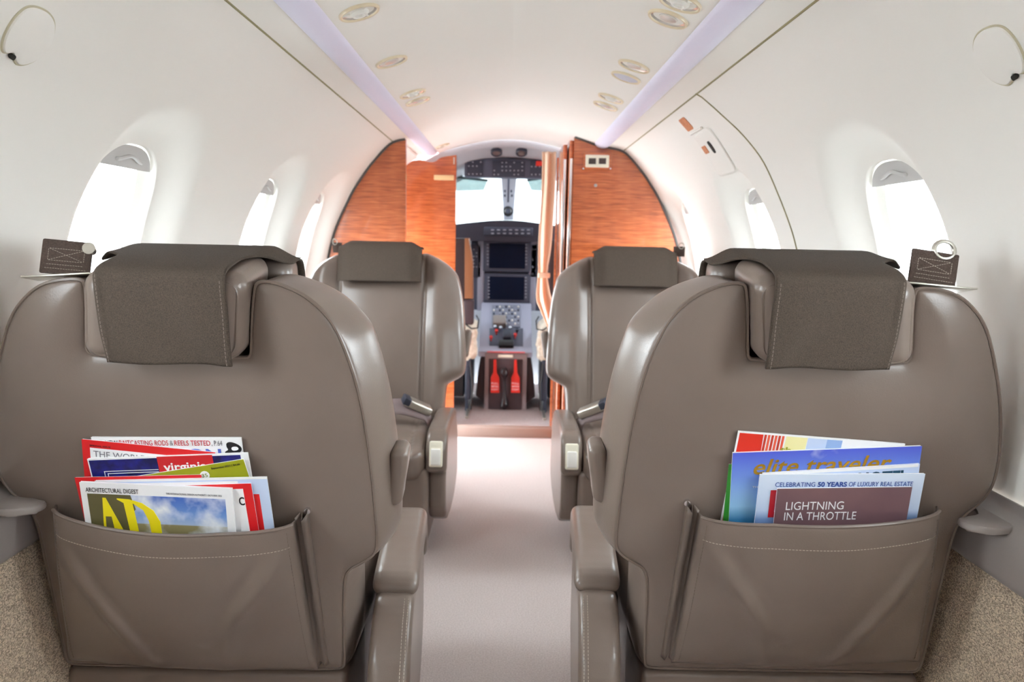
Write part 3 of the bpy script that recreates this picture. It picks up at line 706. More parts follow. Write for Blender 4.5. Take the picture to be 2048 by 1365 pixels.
for key, m, X, Y0, yaw, lb, rear in (('RL', 1, -.493, 1.13, 0, 'left taupe leather seat with its back turned, pocket holding the red and green magazines', True), ('RR', -1, .472, 1.13, 0, 'right taupe leather seat with its back turned, pocket holding the blue travel magazine', True),
                              ('FL', -1, -.466, 3.03, math.pi, 'taupe leather seat facing the camera in front of the left wood partition', False), ('FR', 1, .461, 3.03, math.pi, 'taupe leather seat facing the camera in front of the right wood partition', False)):
    root, br, sb, P = build_seat(key, m, X, Y0, yaw, lb, rear); SEATS[key] = (root, m, P)
    # belts
    tilt = {'RL': (-.180, .045, .079, R(5), R(14)), 'RR': (-.185, .045, .082, R(8), R(-8)), 'FL': (-.175, .09, .060, 0, R(-20)), 'FR': (-.180, .09, .066, 0, R(-12))}[key]
    wp_ = {'RL': (-.658, 1.17, .990), 'RR': (.636, 1.17, 1.001), 'FL': (-.643, 2.95, .988), 'FR': (.640, 2.95, 1.0)}[key]
    p = Vector(wp_)-root.location; p = Vector((-p.x, -p.y, p.z)) if yaw else p; sb.location = p; sb.rotation_euler = (R(-14), tilt[3], tilt[4])
    if not rear: sb.scale = (.62, .8, .75)
    bk = MB()
    if key == 'RL': bk.tube([(.030, -.006, .016), (.030, .012, .016)], .0065, 12).tube([(.030, -.009, .016), (.030, -.006, .016)], .009, 12); obj('bolt', bk, metal, sb)
    else: bk.tube([(.015*math.cos(a)-.012*m, 0, .030+.014*math.sin(a)) for a in np.linspace(0, 2*math.pi, 20)[:-1]], .0045, 8, closed=True, flat=.6); obj('metal_ring', bk, metal, sb)
    if rear:
        st = MB()
        for a, b in (((-.024, .012), (.024, .012)), ((-.024, -.006), (.024, -.006)), ((-.024, .012), (.024, -.006)), ((-.024, -.006), (.024, .012)), ((-.024, .012), (-.024, -.006)), ((.024, .012), (.024, -.006)), ((-.026, -.012), (.026, -.012)), ((-.028, -.018), (.028, -.018))):
            d_ = dashes([(a[0], -.0034, a[1]), (b[0], -.0034, b[1])], .0035, .0024, .0005); st.add(d_.v, d_.f)
        obj('stitching', st, thread, sb)
        pl_ = MB().box((-.052, -.022, -.0015), (.052, .020, .0015), .0012); pp = p+Vector((-.004*m, -.002, -.028))
        o = obj('belt_guide', pl_, metal, root); o.location = pp; o.rotation_euler = (R(-10), R(4*m*-1), 0)
        # magazine pocket
        pkw = dict(ds=.014, sg_=.004) if key == 'RR' else {}
        P3 = lambda u, v: P(*pocket_pt(u, v, **pkw))
        pk = obj('magazine_pocket', MB().grid(lambda u, w: P3(u, w), 80, 70, flip=m < 0), leather, root, solid=.003, autos=False)
        hem = MB().tube([P3(u, .003) for u in np.linspace(0.005, .995, 40)], .0032, 8); obj('pocket_hem', hem, leather_dark, pk)
        def off(p, d=-.0022): return (p[0], p[1]+d, p[2])
        obj('mouth_stitching', dashes([off(P3(u, .125)) for u in np.linspace(.02, .98, 60)]), thread, pk)
        for u in (.025, .975): obj('edge_stitching', dashes([off(P3(u, v)) for v in np.linspace(.03, .97, 50)], .0065, .0042), thread_dim, pk)
        gs = MB()
        def gus(u, w):
            x, t, s = pocket_pt(1, w, **pkw); tt = [t, -.004, t-.010*(1-w), -.003][min(3, int(round(u*3)))]; xx = x+[0, .005, .012, .018][min(3, int(round(u*3)))]
            return P(xx, tt, s+.004)
        gs.grid(gus, 4, 30); obj('pocket_gusset', gs, leather_dark, pk, solid=.002, autos=False)
        cap_ = MB().tube([P(.184, -.018, -.339+pkw.get('ds', 0)), P(.184, -.006, -.339+pkw.get('ds', 0))], .005, 12); obj('eyelet', cap_, chrome, pk)
    else:
        # lap belt left on the cushion
        lb_ = MB()
        def strap(u, w):
            x = (.215-.30*u); z = .440+.030*math.sin(u*math.pi*1.0)**2+.010*math.sin(u*7.0)
            return (m*x, .425+.022*(w-.5)*2+.05*u+.012*math.sin(u*5), z-.004-.022*(w-.5)*2+.006*math.sin(w*math.pi)-(.055*(.06-u)/.06 if u < .06 else 0))
        lb_.grid(strap, 40, 8, flip=m > 0); lo_ = obj('lap_belt', lb_, mauve, root, solid=.004, autos=False)
        Mx = Matrix.Translation((m*.165, .435, .468)) @ Matrix.Rotation(R(28)*m, 4, 'Y') @ Matrix.Rotation(R(18)*-m, 4, 'Z')
        b_ = obj('buckle', MB().box((-.052, -.026, -.014), (.052, .026, .014), .006, 3, M=Mx), metal, lo_)
        obj('buckle_window', MB().box((-.0545 if m > 0 else .030, -.021, -.010), (-.030 if m > 0 else .0545, .0275, .0155), .003, 2, M=Mx), navy_m, b_)

# ------------------------------------------------------------------ magazines
def paper(name, rgb, rough=.3): return mat('paper_'+name, rgb, rough)
white_p = paper('white', (240, 240, 242)); red_p = paper('red', (224, 34, 40)); ink = paper('ink', (30, 30, 34)); inkred = paper('ink_red', (200, 34, 52)); inkblue = paper('ink_blue', (36, 72, 150)); bluel = paper('letter_blue', (86, 106, 200))
olive = paper('olive', (158, 162, 28)); olive_d = paper('olive_dark', (112, 128, 30)); navy = mat('paper_navy', (30, 32, 130), .35, rgb2=(16, 18, 74), vscale=55, bump=.0001); yellow = paper('yellow', (244, 226, 30)); pale = paper('pale_blue', (196, 212, 240)); greyink = paper('ink_grey', (120, 120, 128))
plum = mat('paper_plum', (128, 96, 98), .35, rgb2=(112, 84, 92), vscale=8, bump=.0001); goldink = mat('gold_foil', (214, 168, 50), .25, metal=.7); green_p = paper('green', (60, 160, 60)); lemon = paper('lemon', (238, 230, 170)); inkteal = paper('ink_teal', (24, 74, 100))
def ramp_paper(name, stops, clouds=None, ztop=0, zbot=-.14):
    """a cover picture: a printed sky, running down the page"""
    m = bpy.data.materials.new('paper_'+name); m.use_nodes = True; nt = m.node_tree; b = nt.nodes['Principled BSDF']; b.inputs['Roughness'].default_value = .3
    tc = nt.nodes.new('ShaderNodeTexCoord'); sp = nt.nodes.new('ShaderNodeSeparateXYZ'); nt.links.new(tc.outputs['Object'], sp.inputs[0])
    mr = nt.nodes.new('ShaderNodeMapRange'); mr.inputs['From Min'].default_value = ztop; mr.inputs['From Max'].default_value = zbot; nt.links.new(sp.outputs['Z'], mr.inputs['Value'])
    cr = nt.nodes.new('ShaderNodeValToRGB'); e = cr.color_ramp.elements; e[0].position, e[0].color = stops[0][0], lin(stops[0][1]); e[1].position, e[1].color = stops[-1][0], lin(stops[-1][1])
    for p, c in stops[1:-1]: k = e.new(p); k.color = lin(c)
    nt.links.new(mr.outputs[0], cr.inputs[0]); out = cr.outputs[0]
    if clouds:
        n = nt.nodes.new('ShaderNodeTexNoise'); n.inputs['Scale'].default_value = clouds[0]; n.inputs['Detail'].default_value = 4; nt.links.new(tc.outputs['Object'], n.inputs['Vector'])
        r2 = nt.nodes.new('ShaderNodeMapRange'); r2.inputs['From Min'].default_value = clouds[1]; r2.inputs['From Max'].default_value = clouds[2]; nt.links.new(n.outputs['Fac'], r2.inputs['Value'])
        mx = nt.nodes.new('ShaderNodeMix'); mx.data_type = 'RGBA'; mx.inputs['B'].default_value = lin((238, 242, 248)); nt.links.new(r2.outputs[0], mx.inputs['Factor']); nt.links.new(out, mx.inputs['A']); out = mx.outputs['Result']
    nt.links.new(out, b.inputs['Base Color']); return m
def magazine(seat, label, x, s, t, w, h, ang, thick, cov_m, pages=white_p):
    """x, s is the upper left corner of the cover, t how far the cover stands from the back panel"""
    root, m, P = SEATS[seat]
    o = thing('magazine', label, 'magazine', group='magazines in the seat pockets')
    q = Vector(pan(x, 0, s))+root.location; nn = Vector((0, CA, SA)); cm = Vector((0, 0, EYE)); k = 1+t/nn.dot(q-cm); q = cm+(q-cm)*k; Rm = Matrix.Rotation(REC, 4, 'X') @ Matrix.Rotation(R(-ang), 4, 'Y'); Rm = Rm @ Matrix.Scale(k, 4); Rm.translation = q; o.matrix_world = Rm
    obj('pages', MB().box((.0006, .0004, -h+.0006), (w-.0006, thick, -.0006)), pages, o, smooth=False)
    obj('cover', MB().box((0, 0, -h), (w, .0004, 0)), cov_m, o, smooth=False)
    return o
def rect(o, name, x0, z0, x1, z1, m_, y=-.0002): return obj(name, MB().box((x0, y, min(z0, z1)), (x1, .0001, max(z0, z1))), m_, o, smooth=False)
def poly(o, name, pts, m_, y=-.0002): return obj(name, MB().prism(pts, y, .0001), m_, o, smooth=False)
# left pocket, from the back panel outwards
o = magazine('RL', 'white magazine with red lettering and a black reel, rearmost in the left pocket', -.146, -.225, -.0182, .232, .27, 1.0, .0035, white_p)
text('lettering', 'BO NEW', ink, o, .007, -.0138, .0082, .033, y=-.0003); text('lettering', 'BAITCASTING RODS', inkred, o, .0425, -.0138, .0086, .0755, y=-.0003); text('lettering', '&', greyink, o, .1205, -.0138, .0086, .005, y=-.0003)
text('lettering', 'REELS TESTED', inkred, o, .1275, -.0138, .0086, .0555, y=-.0003); text('lettering', ', P.64', greyink, o, .185, -.0138, .0086, .0165, y=-.0003)
text('masthead', 'NION', bluel, o, .110, -.038, .018, .088, y=-.0003, bold=.02)
poly(o, 'reel_picture', chaikin([(0.2075, -0.0090), (0.2155, -0.0070), (0.2285, -0.0130), (0.2315, -0.0210), (0.2245, -0.0280), (0.2085, -0.0300), (0.2025, -0.0250), (0.2105, -0.0210), (0.2075, -0.0170)], 2), ink, -.0004)
poly(o, 'reel_highlight', chaikin([(0.2145, -0.0160), (0.2245, -0.0150), (0.2265, -0.0210), (0.2155, -0.0230)], 2), white_p, -.0006)
o = magazine('RL', 'red bordered magazine reading THE WORLD\'S, tilted down to the right in the left pocket', -.161, -.229, -.0218, .205, .27, -5.2, .003, red_p)
rect(o, 'title_box', .012, -.013, .193, -.20, white_p); text('lettering', "THE WORLD'S MO", greyink, o, .017, -.028, .0105, .118, y=-.0004); text('lettering', 'SPECIAL ISSUE', ink, o, .012, -.0105, .003, .032, y=-.0004)
o = magazine('RL', 'dark blue magazine with a red virginia box on its cover in the left pocket', -.158, -.263, -.0262, .252, .27, 3.6, .004, white_p)
rect(o, 'cover_picture', .002, -.003, .240, -.20, navy); rect(o, 'title_box', .109, -.001, .196, -.060, paper('crimson', (206, 36, 44)), -.0004); text('masthead', 'virginia', white_p, o, .117, -.0265, .0150, .068, y=-.0006, bold=.015)
for a, b, c, d in ((.022, -.0225, .108, -.0235), (.022, -.0225, .023, -.06), (.027, -.0265, .108, -.0275), (.027, -.0265, .028, -.06)): rect(o, 'frame_rule', a, b, c, d, white_p, -.0005)
o = magazine('RL', 'olive green magazine with a round 35 badge, tilted in the left pocket', -.132, -.302, -.031, .222, .22, 11.3, .004, olive)
poly(o, 'tree_picture', [(.068, -.030), (.080, -.024), (.086, -.016), (.093, -.013), (.102, -.022), (.112, -.020), (.118, -.024), (.126, -.022), (.132, -.026), (.140, -.024), (.146, -.032), (.16, -.036), (.17, -.06), (.06, -.06)], olive_d)
obj('badge', MB().lathe([(0, -.0006), (.0074, -.0006), (.0074, 0)], 28, Matrix.Translation((.1545, 0, -.0165)) @ Matrix.Rotation(R(90), 4, 'X') @ Matrix.Scale(-1, 4, (0, 0, 1))), white_p, o, smooth=False)
text('badge_number', '35', olive_d, o, .1500, -.0195, .0062, .009, y=-.0008); text('lettering', 'September 2021 | $4.50', ink, o, .168, -.0085, .0032, .046, y=-.0004)
obj('title_dot', MB().lathe([(0, -.0006), (.0064, -.0006), (.0064, 0)], 28, Matrix.Translation((.094, 0, -.0200)) @ Matrix.Rotation(R(90), 4, 'X') @ Matrix.Scale(-1, 4, (0, 0, 1))), white_p, o, smooth=False)
text('masthead', 'in D', white_p, o, .088, -.065, .032, .14, y=-.0005, bold=.03)
o = magazine('RL', 'red magazine peeping out behind the left end of the pale blue one, left pocket', -.183, -.2965, -.0345, .20, .21, 2.6, .0025, red_p)
rect(o, 'cover_sheet', .012, -.010, .19, -.19, white_p)
o = magazine('RL', 'pale blue and white magazine sticking out furthest right in the left pocket', -.152, -.3015, -.0385, .272, .21, 2.6, .0035, pale)
rect(o, 'page_edge', .045, -.006, .225, -.2, white_p); rect(o, 'head_band', 0, 0, .272, -.003, white_p); rect(o, 'side_strip', .247, -.030, .256, -.2, red_p)
o = magazine('RL', 'red bordered magazine with a letter C in its corner, second from front in left pocket', -.110, -.3125, -.0420, .204, .20, 3.2, .003, red_p)
rect(o, 'cover_sheet', .0, -.009, .190, -.19, white_p)
text('lettering', 'C', ink, o, .1805, -.038, .014, .009, y=-.0004, bold=.02)
o = magazine('RL', 'front magazine of the left pocket with big yellow AD letters over a sky picture', -.177, -.3045, -.0475, .240, .20, -1.6, .005, white_p)
sky = ramp_paper('sky', [(0, (60, 100, 190)), (.5, (110, 150, 215)), (.78, (170, 190, 220)), (.8, (150, 140, 100)), (1, (140, 130, 90))], (16, .42, .62), -.018, -.085)
rect(o, 'cover_picture', .010, -.0195, .228, -.2, sky)
poly(o, 'dark_building', [(.010, -.0195), (.078, -.0195), (.084, -.045), (.072, -.06), (.076, -.2), (.010, -.2)], paper('bronze_brown', (98, 92, 60)), -.0004); text('lettering', 'ARCHITECTURAL DIGEST', ink, o, .0085, -.0165, .0078, .083, y=-.0004); text('lettering', 'THE INTERNATIONAL DESIGN AUTHORITY  OCTOBER 2021', greyink, o, .135, -.0150, .0030, .088, y=-.0004)
poly(o, 'big_letter_a', [(.030, -.072), (.0335, -.026), (.0385, -.026), (.066, -.10), (.048, -.10), (.044, -.060), (.0345, -.060), (.0325, -.10), (.029, -.10)], yellow, -.0007)
poly(o, 'big_letter_d', [(.056, -.026), (.075, -.027), (.095, -.033), (.112, -.046), (.121, -.066), (.122, -.10), (.106, -.10), (.103, -.066), (.096, -.046), (.080, -.034), (.086, -.10), (.072, -.10), (.066, -.034), (.056, -.028)], yellow, -.0007)
# right pocket
o = magazine('RR', 'magazine with a red and yellow cover at the back of the right pocket', -.113, -.206, -.0178, .262, .25, -3.6, .003, white_p)
poly(o, 'cover_picture', [(.003, -.003), (.040, -.003), (.048, -.2), (.003, -.2)], paper('scarlet', (222, 52, 36))); 
for k in range(6): rect(o, 'cover_stripe', .042+k*.0055, -.003, .042+k*.0055+.0036, -.2, paper('brick', (196, 58, 40)) if k % 2 == 0 else paper('orange_red', (232, 96, 70)))
rect(o, 'cover_stripe', .076, -.003, .109, -.2, lemon); rect(o, 'cover_stripe', .110, -.003, .140, -.2, pale); rect(o, 'cover_stripe', .140, -.003, .164, -.2, paper('sky_blue', (150, 180, 226)))
text('masthead', 'th', olive, o, .070, -.030, .009, .018, y=-.0005, bold=.02)
o = magazine('RR', 'thin green edged magazine peeping out at the left of the right pocket', -.121, -.264, -.0208, .20, .23, 1.2, .0025, green_p)
esky = ramp_paper('blue_sky', [(0, (84, 98, 214)), (.35, (112, 146, 226)), (.8, (150, 196, 232)), (1, (60, 130, 180))], (11, .60, .78), 0, -.12)
o = magazine('RR', 'blue travel magazine with golden lettering across its top in the right pocket', -.117, -.2445, -.025, .293, .26, 3.6, .005, esky)
text('masthead', 'elite traveler', goldink, o, .034, -.0385, .026, .215, y=-.0005, shear=.25, bold=.012); text('lettering', 'THE PRIVATE JET', white_p, o, .034, -.063, .0035, .05, y=-.0005)
o = magazine('RR', 'white magazine with dark capitals along its upper right edge in the right pocket', -.066, -.279, -.031, .245, .24, 5.2, .004, pale)
rect(o, 'head_band', .0, -.0, .243, -.005, white_p); text('masthead', 'HOTEL', inkteal, o, .150, -.034, .024, .078, y=-.0005, bold=.03); text('lettering', 'US', ink, o, .236, -.016, .005, .012, y=-.0005, rot=-90)
lsky = ramp_paper('pale_sky', [(0, (214, 226, 244)), (.5, (196, 214, 242)), (.62, (120, 150, 200)), (1, (60, 90, 150))], None, -.0, -.13)
o = magazine('RR', 'pale blue real estate magazine reading CELEBRATING 50 YEARS in the right pocket', -.070, -.2815, -.036, .260, .24, 1.6, .004, lsky)
text('lettering', 'CELEBRATING', inkblue, o, .026, -.0215, .0080, .063, y=-.0004); text('lettering', '50 YEARS', inkblue, o, .093, -.0215, .0080, .046, y=-.0004, bold=.03); text('lettering', 'OF LUXURY REAL ESTATE', inkblue, o, .142, -.0215, .0080, .101, y=-.0004); text('masthead', 'L', inkred, o, .020, -.075, .046, .026, y=-.0004, bold=.03)
o = magazine('RR', 'plum brown booklet reading LIGHTNING IN A THROTTLE at the front of the right pocket', -.039, -.306, -.042, .213, .19, 2.1, .004, plum)
text('lettering', 'LIGHTNING', white_p, o, .0165, -.0385, .0145, .092, y=-.0004); text('lettering', 'IN A THROTTLE', white_p, o, .0155, -.0575, .0145, .115, y=-.0004)

# ------------------------------------------------------------------ cockpit
def pbox(o, name, px0, py0, px1, py1, Y, d, m_, bev=.002, parent=None):
    a, b = at(px0, py0, Y), at(px1, py1, Y)
    mb = MB().box((a.x, Y, b.z), (b.x, Y+d, a.z), bev); return obj(name, loc(mb, o), m_, parent or o)
# liner of the cockpit
mb = MB()
def dome(k, y):
    def f(w):
        a = math.pi*w; return (-.60*k*math.cos(a), y, 1.02+(.50*math.sin(a)**.8)*k-.0)
    return f
secs = [dome(1.06, 4.10), dome(1.02, 4.3), dome(.96, 4.52), dome(.86, 4.80)]
mb.grid(lambda u, w: secs[int(round(u*3))](w), 4, 50); struct(obj('ceiling_cockpit', mb, cockw, solid=.01))
for sg, nm in ((-1, 'wall_cockpit_left'), (1, 'wall_cockpit_right')):
    mb = MB().box((sg*.66-.01, 4.10, 0), (sg*.66+.01, 5.45, 1.05)); struct(obj(nm, mb, cockw, smooth=False))
mb = MB().box((-.66, 5.42, 0), (.66, 5.45, 1.08)); struct(obj('wall_front', mb, cockw, smooth=False))
# closet walls behind the partitions
mb = MB().box((.33, YR+.03, 0), (.36, YF, 1.42)); struct(obj('wall_closet', mb, cockw, smooth=False))

ov = thing('overhead_panel', 'dark blue grey switch panel hung across the top of the windscreen', 'switch panel', at(1008, 336, 4.5))
pbox(ov, 'panel', 929, 316, 1092, 357, 4.5, .10, panel_m, .008)
for (a, b, c, d) in ((934, 320, 966, 353), (985, 321, 1050, 354), (1060, 321, 1088, 353)):
    sp = pbox(ov, 'switch_plate', a, b, c, d, 4.494, .01, panel_d, .002)
    for i in range(int((c-a)/8)):
        for j in range(4):
            if rng.random() < .62: pbox(ov, 'switch', a+2+i*8, b+3+j*8, a+5+i*8, b+5.5+j*8, 4.488, .008, key_m, .0008, sp)
pbox(ov, 'red_guard', 1072, 322, 1086, 332, 4.48, .02, red, .003)
for px, lb in ((993, 'left of the two small dark air vents above the switch panel'), (1043, 'right of the two small dark air vents above the switch panel')):
    p = at(px, 306, 4.32); o = thing('cockpit_vent', lb, 'air vent', p, 'vents above the switch panel'); Mv = Matrix.Rotation(R(150), 4, 'X')
    obj('rim', MB().lathe([(.031, -.012), (.031, .004), (.026, .008), (.022, .002)], 26, Mv), navy_m, o)
    obj('nozzle', MB().lathe([(.023, .0), (.016, .006), (0, .004)], 22, Mv), mat('vent_brown', (110, 92, 88), .4), o)
ws = struct(obj('window_windscreen', MB().prism([(4.83, 1.47), (4.836, 1.47), (5.306, 1.06), (5.30, 1.06)], -.56, .56, f=lambda p, x: (x, p[0], p[1])), glass_mat('windscreen_glass', (.62, .64, .64), .05), smooth=False))
cp = thing('windscreen_post', 'white centre post of the windscreen with small dark labels', 'post', at(1017, 395, 5.15))
a_, b_, c_, d_ = at(1002, 350, 4.82), at(1034, 350, 4.82), at(1027, 440, 5.15), at(1007, 440, 5.15)
mb = MB().prism([a_, b_, c_, d_], 0, .03, f=lambda p, y: (p.x, p.y+y, p.z), bev=.003); obj('post', loc(mb, cp), post_m, cp)
pbox(cp, 'centre_strip', 1015.5, 356, 1018, 405, 4.80, .01, panel_m, .0005)
for (x, y) in ((1008, 380), (1021, 380), (1008, 389), (1022, 389)): pbox(cp, 'label', x, y, x+3.5, y+5, 4.83, .006, panel_d, .0004)
cb = thing('compass', 'round black compass on the windscreen post', 'compass', at(1016, 423, 4.97))
obj('housing', MB().lathe([(0, .012), (.018, .012), (.024, .004), (.032, .006), (.032, -.04), (0, -.04)], 30, Matrix.Rotation(R(90), 4, 'X')), black, cb); obj('dial', MB().lathe([(0, .014), (.014, .0135), (.014, .011)], 22, Matrix.Rotation(R(90), 4, 'X')), navy_m, cb)
for (x0, x1, x2, lb, nm) in ((905, 976, 968, 'pale tinted sun visor at the top left of the windscreen', 'l'), (1054, 1100, 1062, 'pale tinted sun visor at the top right of the windscreen', 'r')):
    o = thing('sun_visor', lb, 'visor', at((x0+x1)/2, 365, 4.72))
    q = [at(x, y, 4.72) for x, y in (((x0, 356), (x1, 360), (x2, 381), (x0, 383)) if nm == 'l' else ((x0, 360), (x1, 356), (x1, 383), (x2, 381)))]
    obj('tinted_screen', loc(MB().prism([(p.x, p.z) for p in q], 4.72, 4.724), o), visor_m, o, smooth=False)
    e = [at(x, y, 4.715) for x, y in (((x0, 354), (x1, 361)) if nm == 'l' else ((x0, 361), (x1, 354)))]
    mid = (e[0]+e[1])/2; sx_ = -1 if nm == 'l' else 1
    obj('bracket', loc(MB().tube([mid+Vector((sx_*.05, 0, 0)), mid+Vector((sx_*.06, 0, .09))], .006, 8), o), MATS.get('visor_rail') or mat('visor_rail', (60, 84, 88), .5), o)
    obj('rail', loc(MB().tube(e, .007, 8), o), mat('visor_rail', (60, 84, 88), .5), o)

ip = thing('instrument_panel', 'dark instrument panel with two stacked screens across the cockpit', 'instrument panel', at(1016, 500, 4.95))
gl = chaikin([(-.62, 1.06), (-.45, 1.10), (-.30, 1.125), (-.01, 1.158), (.28, 1.125), (.43, 1.10), (.6, 1.06), (.6, 1.02), (-.62, 1.02)], 2)
obj('glareshield', loc(MB().prism(gl, 4.84, 5.2, bev=.01), ip), mat('glareshield_grey', (64, 62, 74), .8), ip)
pbox(ip, 'fascia', 830, 472, 1200, 625, 4.955, .05, panel_m, .004)
lp = pbox(ip, 'light_strip', 968, 454, 1066, 473, 4.828, .02, panel_d, .004)
for i in range(7): 
    for j in range(2): pbox(ip, 'annunciator', 982+i*12, 459+j*7, 988+i*12, 461.5+j*7, 4.822, .008, key_m, .0006, lp)
for (x0, x1, y0, y1) in ((918, 962, 460, 482), (1072, 1106, 462, 484), (938, 962, 488, 556), (1062, 1084, 488, 556)):
    sp = pbox(ip, 'side_instrument', x0, y0, x1, y1, 4.93, .03, panel_d, .004)
    for i in range(int((x1-x0)/6)):
        for j in range(int((y1-y0)/7)):
            if rng.random() < .5: pbox(ip, 'key', x0+2+i*6, y0+3+j*7, x0+4.6+i*6, y0+5.5+j*7, 4.924, .008, key_m, .0006, sp)
for x0, x1 in ((956, 967), (1060, 1071)): pbox(ip, 'side_rail', x0, 478, x1, 622, 4.93, .03, panel_l, .004)
for (x0, x1, y0, y1, s0, s1, t0, t1) in ((967, 1061, 478, 545, 979, 1050, 487, 538), (969, 1060, 547, 609, 978, 1048, 553, 601)):
    bz = pbox(ip, 'display', x0, y0, x1, y1, 4.915, .04, panel_m, .008); pbox(ip, 'bezel', x0+5, y0+5, x1-5, y1-5, 4.908, .01, mat('bezel_grey', (92, 92, 108), .5), .004, bz); pbox(ip, 'screen', s0, t0, s1, t1, 4.904, .008, screen_m, .001, bz)
    for j in range(7):
        for x in (x0+7, x1-10): pbox(ip, 'bezel_key', x, t0+1+j*6.6, x+3, t0+4+j*6.6, 4.903, .006, key_m, .0006, bz)

# centre console: sloping top down to the box with the red tags
pc = thing('centre_console', 'grey cockpit console with a dark rear box', 'console', (-.005, 4.48, .048))
zt = .385
side = [(4.48, .355), (4.48, zt), (4.60, zt+.02), (4.88, .632), (4.905, .636), (4.905, .355)]
mb = MB().prism(side, -.165, .148, f=lambda p, x: (x, p[0], p[1]), bev=.006); obj('console_body', loc(mb, pc), panel_l, pc)
mb = MB().prism(chaikin([(-.185, .05), (.180, .05), (.150, .33), (.13, .36), (-.14, .36), (-.160, .33)], 1), 4.50, 4.85, bev=.006); obj('lower_box', loc(mb, pc), darkbrown, pc)
fr = pbox(pc, 'rear_frame', 970, 706, 1052, 824, 4.47, .03, mat('frame_mauve', (150, 136, 138), .5), .004)
pbox(pc, 'recess', 978, 718, 1043, 821, 4.464, .02, mat('recess_brown', (74, 58, 62), .6), .004, fr); pbox(pc, 'frame_label', 996, 710, 1026, 716, 4.462, .012, cream_plain, .001, fr)
pbox(pc, 'red_white_edge', 974, 703, 1050, 707, 4.462, .014, mat('pink_edge', (232, 120, 124), .5), .001, fr)
# keypad on the slope
def slope(px, py):
    """point of the photo on the sloping top of the console"""
    o3 = Vector((0, 0, EYE)); d = fw+rt*((px-1024)/FPX)-up*((py-682.5)/FPX); p0 = Vector((0, 4.60, zt+.02)); t_ = Vector((0, .30, .66-zt-.02)); n3 = Vector((1, 0, 0)).cross(t_).normalized()
    return o3+d*((p0-o3).dot(n3)/d.dot(n3)), n3
def sbox(name, x0, y0, x1, y1, hgt, m_, parent=pc, bev=.001):
    a, n3 = slope(x0, y0); b, _ = slope(x1, y0); c, _ = slope(x1, y1); d, _ = slope(x0, y1)
    if n3.z < 0: n3 = -n3
    bm = bmesh.new(); lo_ = [bm.verts.new(p-n3*.004) for p in (a, b, c, d)]; hi_ = [bm.verts.new(p+n3*hgt) for p in (a, b, c, d)]
    bm.faces.new(lo_); bm.faces.new(hi_[::-1])
    for i in range(4): bm.faces.new((lo_[i], hi_[i], hi_[(i+1) % 4], lo_[(i+1) % 4]))
    bmesh.ops.recalc_face_normals(bm, faces=bm.faces)
    if bev: bmesh.ops.bevel(bm, geom=bm.edges[:], offset=bev, segments=2, profile=.5, affect='EDGES', clamp_overlap=True)
    mb = MB().bm(bm); return obj(name, loc(mb, pc), m_, parent)
kp = sbox('keypad', 984, 611, 1041, 655, .004, mat('keypad_grey', (132, 138, 156), .5))
for j in range(6):
    for i in range(9):
        if (i+j*3) % 7: sbox('key', 986+i*6.1, 613.5+j*6.8, 989.4+i*6.1, 616.8+j*6.8, .008, (key_m, white_plastic, panel_d)[(i*5+j*7) % 3], kp, .0008)
tq = sbox('throttle_plate', 979, 658, 1046, 702, .005, panel_m)
for (x, y, w, h_, hg, m_) in ((986, 640, 26, 17, .045, mat('lever_taupe', (148, 140, 136), .5)), (997, 690, 30, 12, .05, black), (1006, 672, 16, 16, .06, navy_m)): sbox('power_lever', x, y, x+w, y+h_, hg, m_, tq, .006)
for (x, y, m_) in ((982, 683, red), (993, 670, red), (1030, 678, red), (1001, 664, chrome), (1020, 664, chrome), (1034, 668, navy_m), (990, 662, chrome)):
    p, n3 = slope(x, y); n3 = n3 if n3.z > 0 else -n3
    mb = MB().tube([p, p+n3*.03], .0045, 8).tube([p+n3*.028, p+n3*.042], .010, 12); obj('knob', loc(mb, pc), m_, tq)
# what hangs in the recess of the console
for x, lb in ((990, 'left of the two red warning tags on the back of the console'), (1031, 'right of the two red warning tags on the back of the console')):
    o = thing('warning_tag', lb, 'tag', at(x, 755, 4.455)); a = at(x, 720, 4.455)
    px2 = lambda q, w: at(q, w, 4.455)
    q = [px2(x-2.6, 720), px2(x+2.6, 720), px2(x+3.2, 746), px2(x+8.5, 756), px2(x+9, 786), px2(x-9, 786), px2(x-8.5, 756), px2(x-3.2, 746)]
    obj('tag_body', loc(MB().prism([(p.x, p.z) for p in q], 4.452, 4.462, bev=.001), o), red, o, smooth=False)
    for k, b in enumerate(('PULL', 'BEFORE', 'FLIGHT')):
        p = at(x-7, 769+k*6, 4.452); wd = at(x+7, 769, 4.452).x-p.x; t_ = text('lettering', b, white_p, o, p.x-o.location.x, p.z-o.location.z, .010, wd, y=4.4515-o.location.y)
o = thing('control_handle', 'black grip with knob ends hanging between the two red tags', 'handle', at(1008, 780, 4.44))
mb = MB().tube([at(1009, y, 4.44) for y in (736, 740, 746, 752, 757, 764, 790, 800, 806, 813, 819)], [.012, .024, .028, .024, .013, .011, .011, .018, .026, .028, .014], 14, flat=.8); obj('grip', loc(mb, o), mat('handle_black', (34, 22, 26), .3), o)
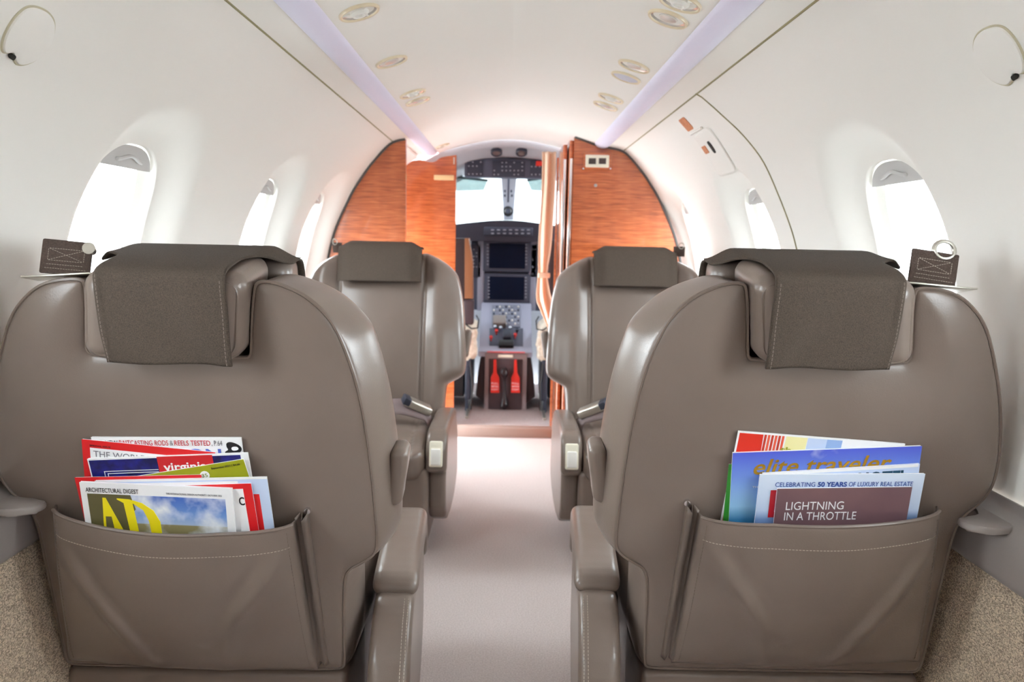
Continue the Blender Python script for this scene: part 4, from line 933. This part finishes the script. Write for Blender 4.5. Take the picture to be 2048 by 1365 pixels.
# pilot seats with sheepskin covers
def fleece_blob(name, o, c, h, r, m_=None):
    c = Vector(c)-Vector(o.location); lo = [c[i]-h[i]-.03 for i in range(3)]; hi = [c[i]+h[i]+.03 for i in range(3)]; Xg, Yg, Zg = grid3(lo, hi, .008)
    D = rbox(Xg, Yg, Zg, c, h, r)+.010*np.sin(Xg*61+1)*np.sin(Yg*47)*np.sin(Zg*53+2)+.005*np.sin(Xg*150)*np.sin(Zg*140)
    return obj(name, sdf_mesh(name, m_ or fleece, D, lo, .008), parent=o)
for sg, lb in ((-1, 'left pilot seat with white sheepskin and a tan and dark brown back'), (1, 'right pilot seat with white sheepskin, half hidden by the curtain')):
    X = .40*sg
    o = thing('pilot_seat', lb, 'pilot seat', (X, 4.55, .048), 'pilot seats')
    dx = 0 if sg < 0 else .40*2
    def pb(name, x0, x1, y0, y1, z0, z1, m_, bev=.008):
        a, b = (x0, x1) if sg < 0 else (-x1, -x0)
        return obj(name, loc(MB().box((a, y0, z0), (b, y1, z1), bev, 3), o), m_, o)
    pb('backrest', -.60, -.213, 4.36, 4.44, .56, 1.035, darkbrown, .025)
    if sg < 0:
        mb = MB().prism([(-.242, .70), (-.196, .70), (-.200, .90), (-.222, 1.035), (-.245, 1.035)], 4.335, 4.45, bev=.006); obj('tan_back_flap', loc(mb, o), tan_vinyl, o)
        pb('grey_pouch', -.246, -.190, 4.33, 4.42, .555, .695, mat('pouch_brown', (76, 62, 66), .5), .01)
    fleece_blob('sheepskin', o, (sg*.365, 4.62, .50), (.18, .22, .055), .05); fleece_blob('sheepskin_edge', o, (sg*.335, 4.40, .44), (.165, .05, .10), .045)
    mb = MB().tube([(sg*.24, 4.33, .565), (sg*.20, 4.32, .535), (sg*.165, 4.32, .54), (sg*.16, 4.33, .585), (sg*.175, 4.34, .61)], .004, 8); obj('cable', loc(mb, o), black, o)
    pb('side_frame', -.235, -.200, 4.36, 4.85, .12, .40, navy_m, .01); pb('seat_box', -.56, -.24, 4.40, 4.85, .13, .40, black, .01)
    for y in (4.40, 4.80):
        for x in (-.235, -.54): pb('leg', x, x+.02, y, y+.03, .048, .14, navy_m, .004)
    mb = MB().tube([(sg*.205, 4.36, .34), (sg*.19, 4.35, .20), (sg*.20, 4.34, .07)], .006, 8); obj('lever_rod', loc(mb, o), black, o)
    pb('seat_track', -.225, -.205, 4.20, 4.90, .048, .062, metal, .003)
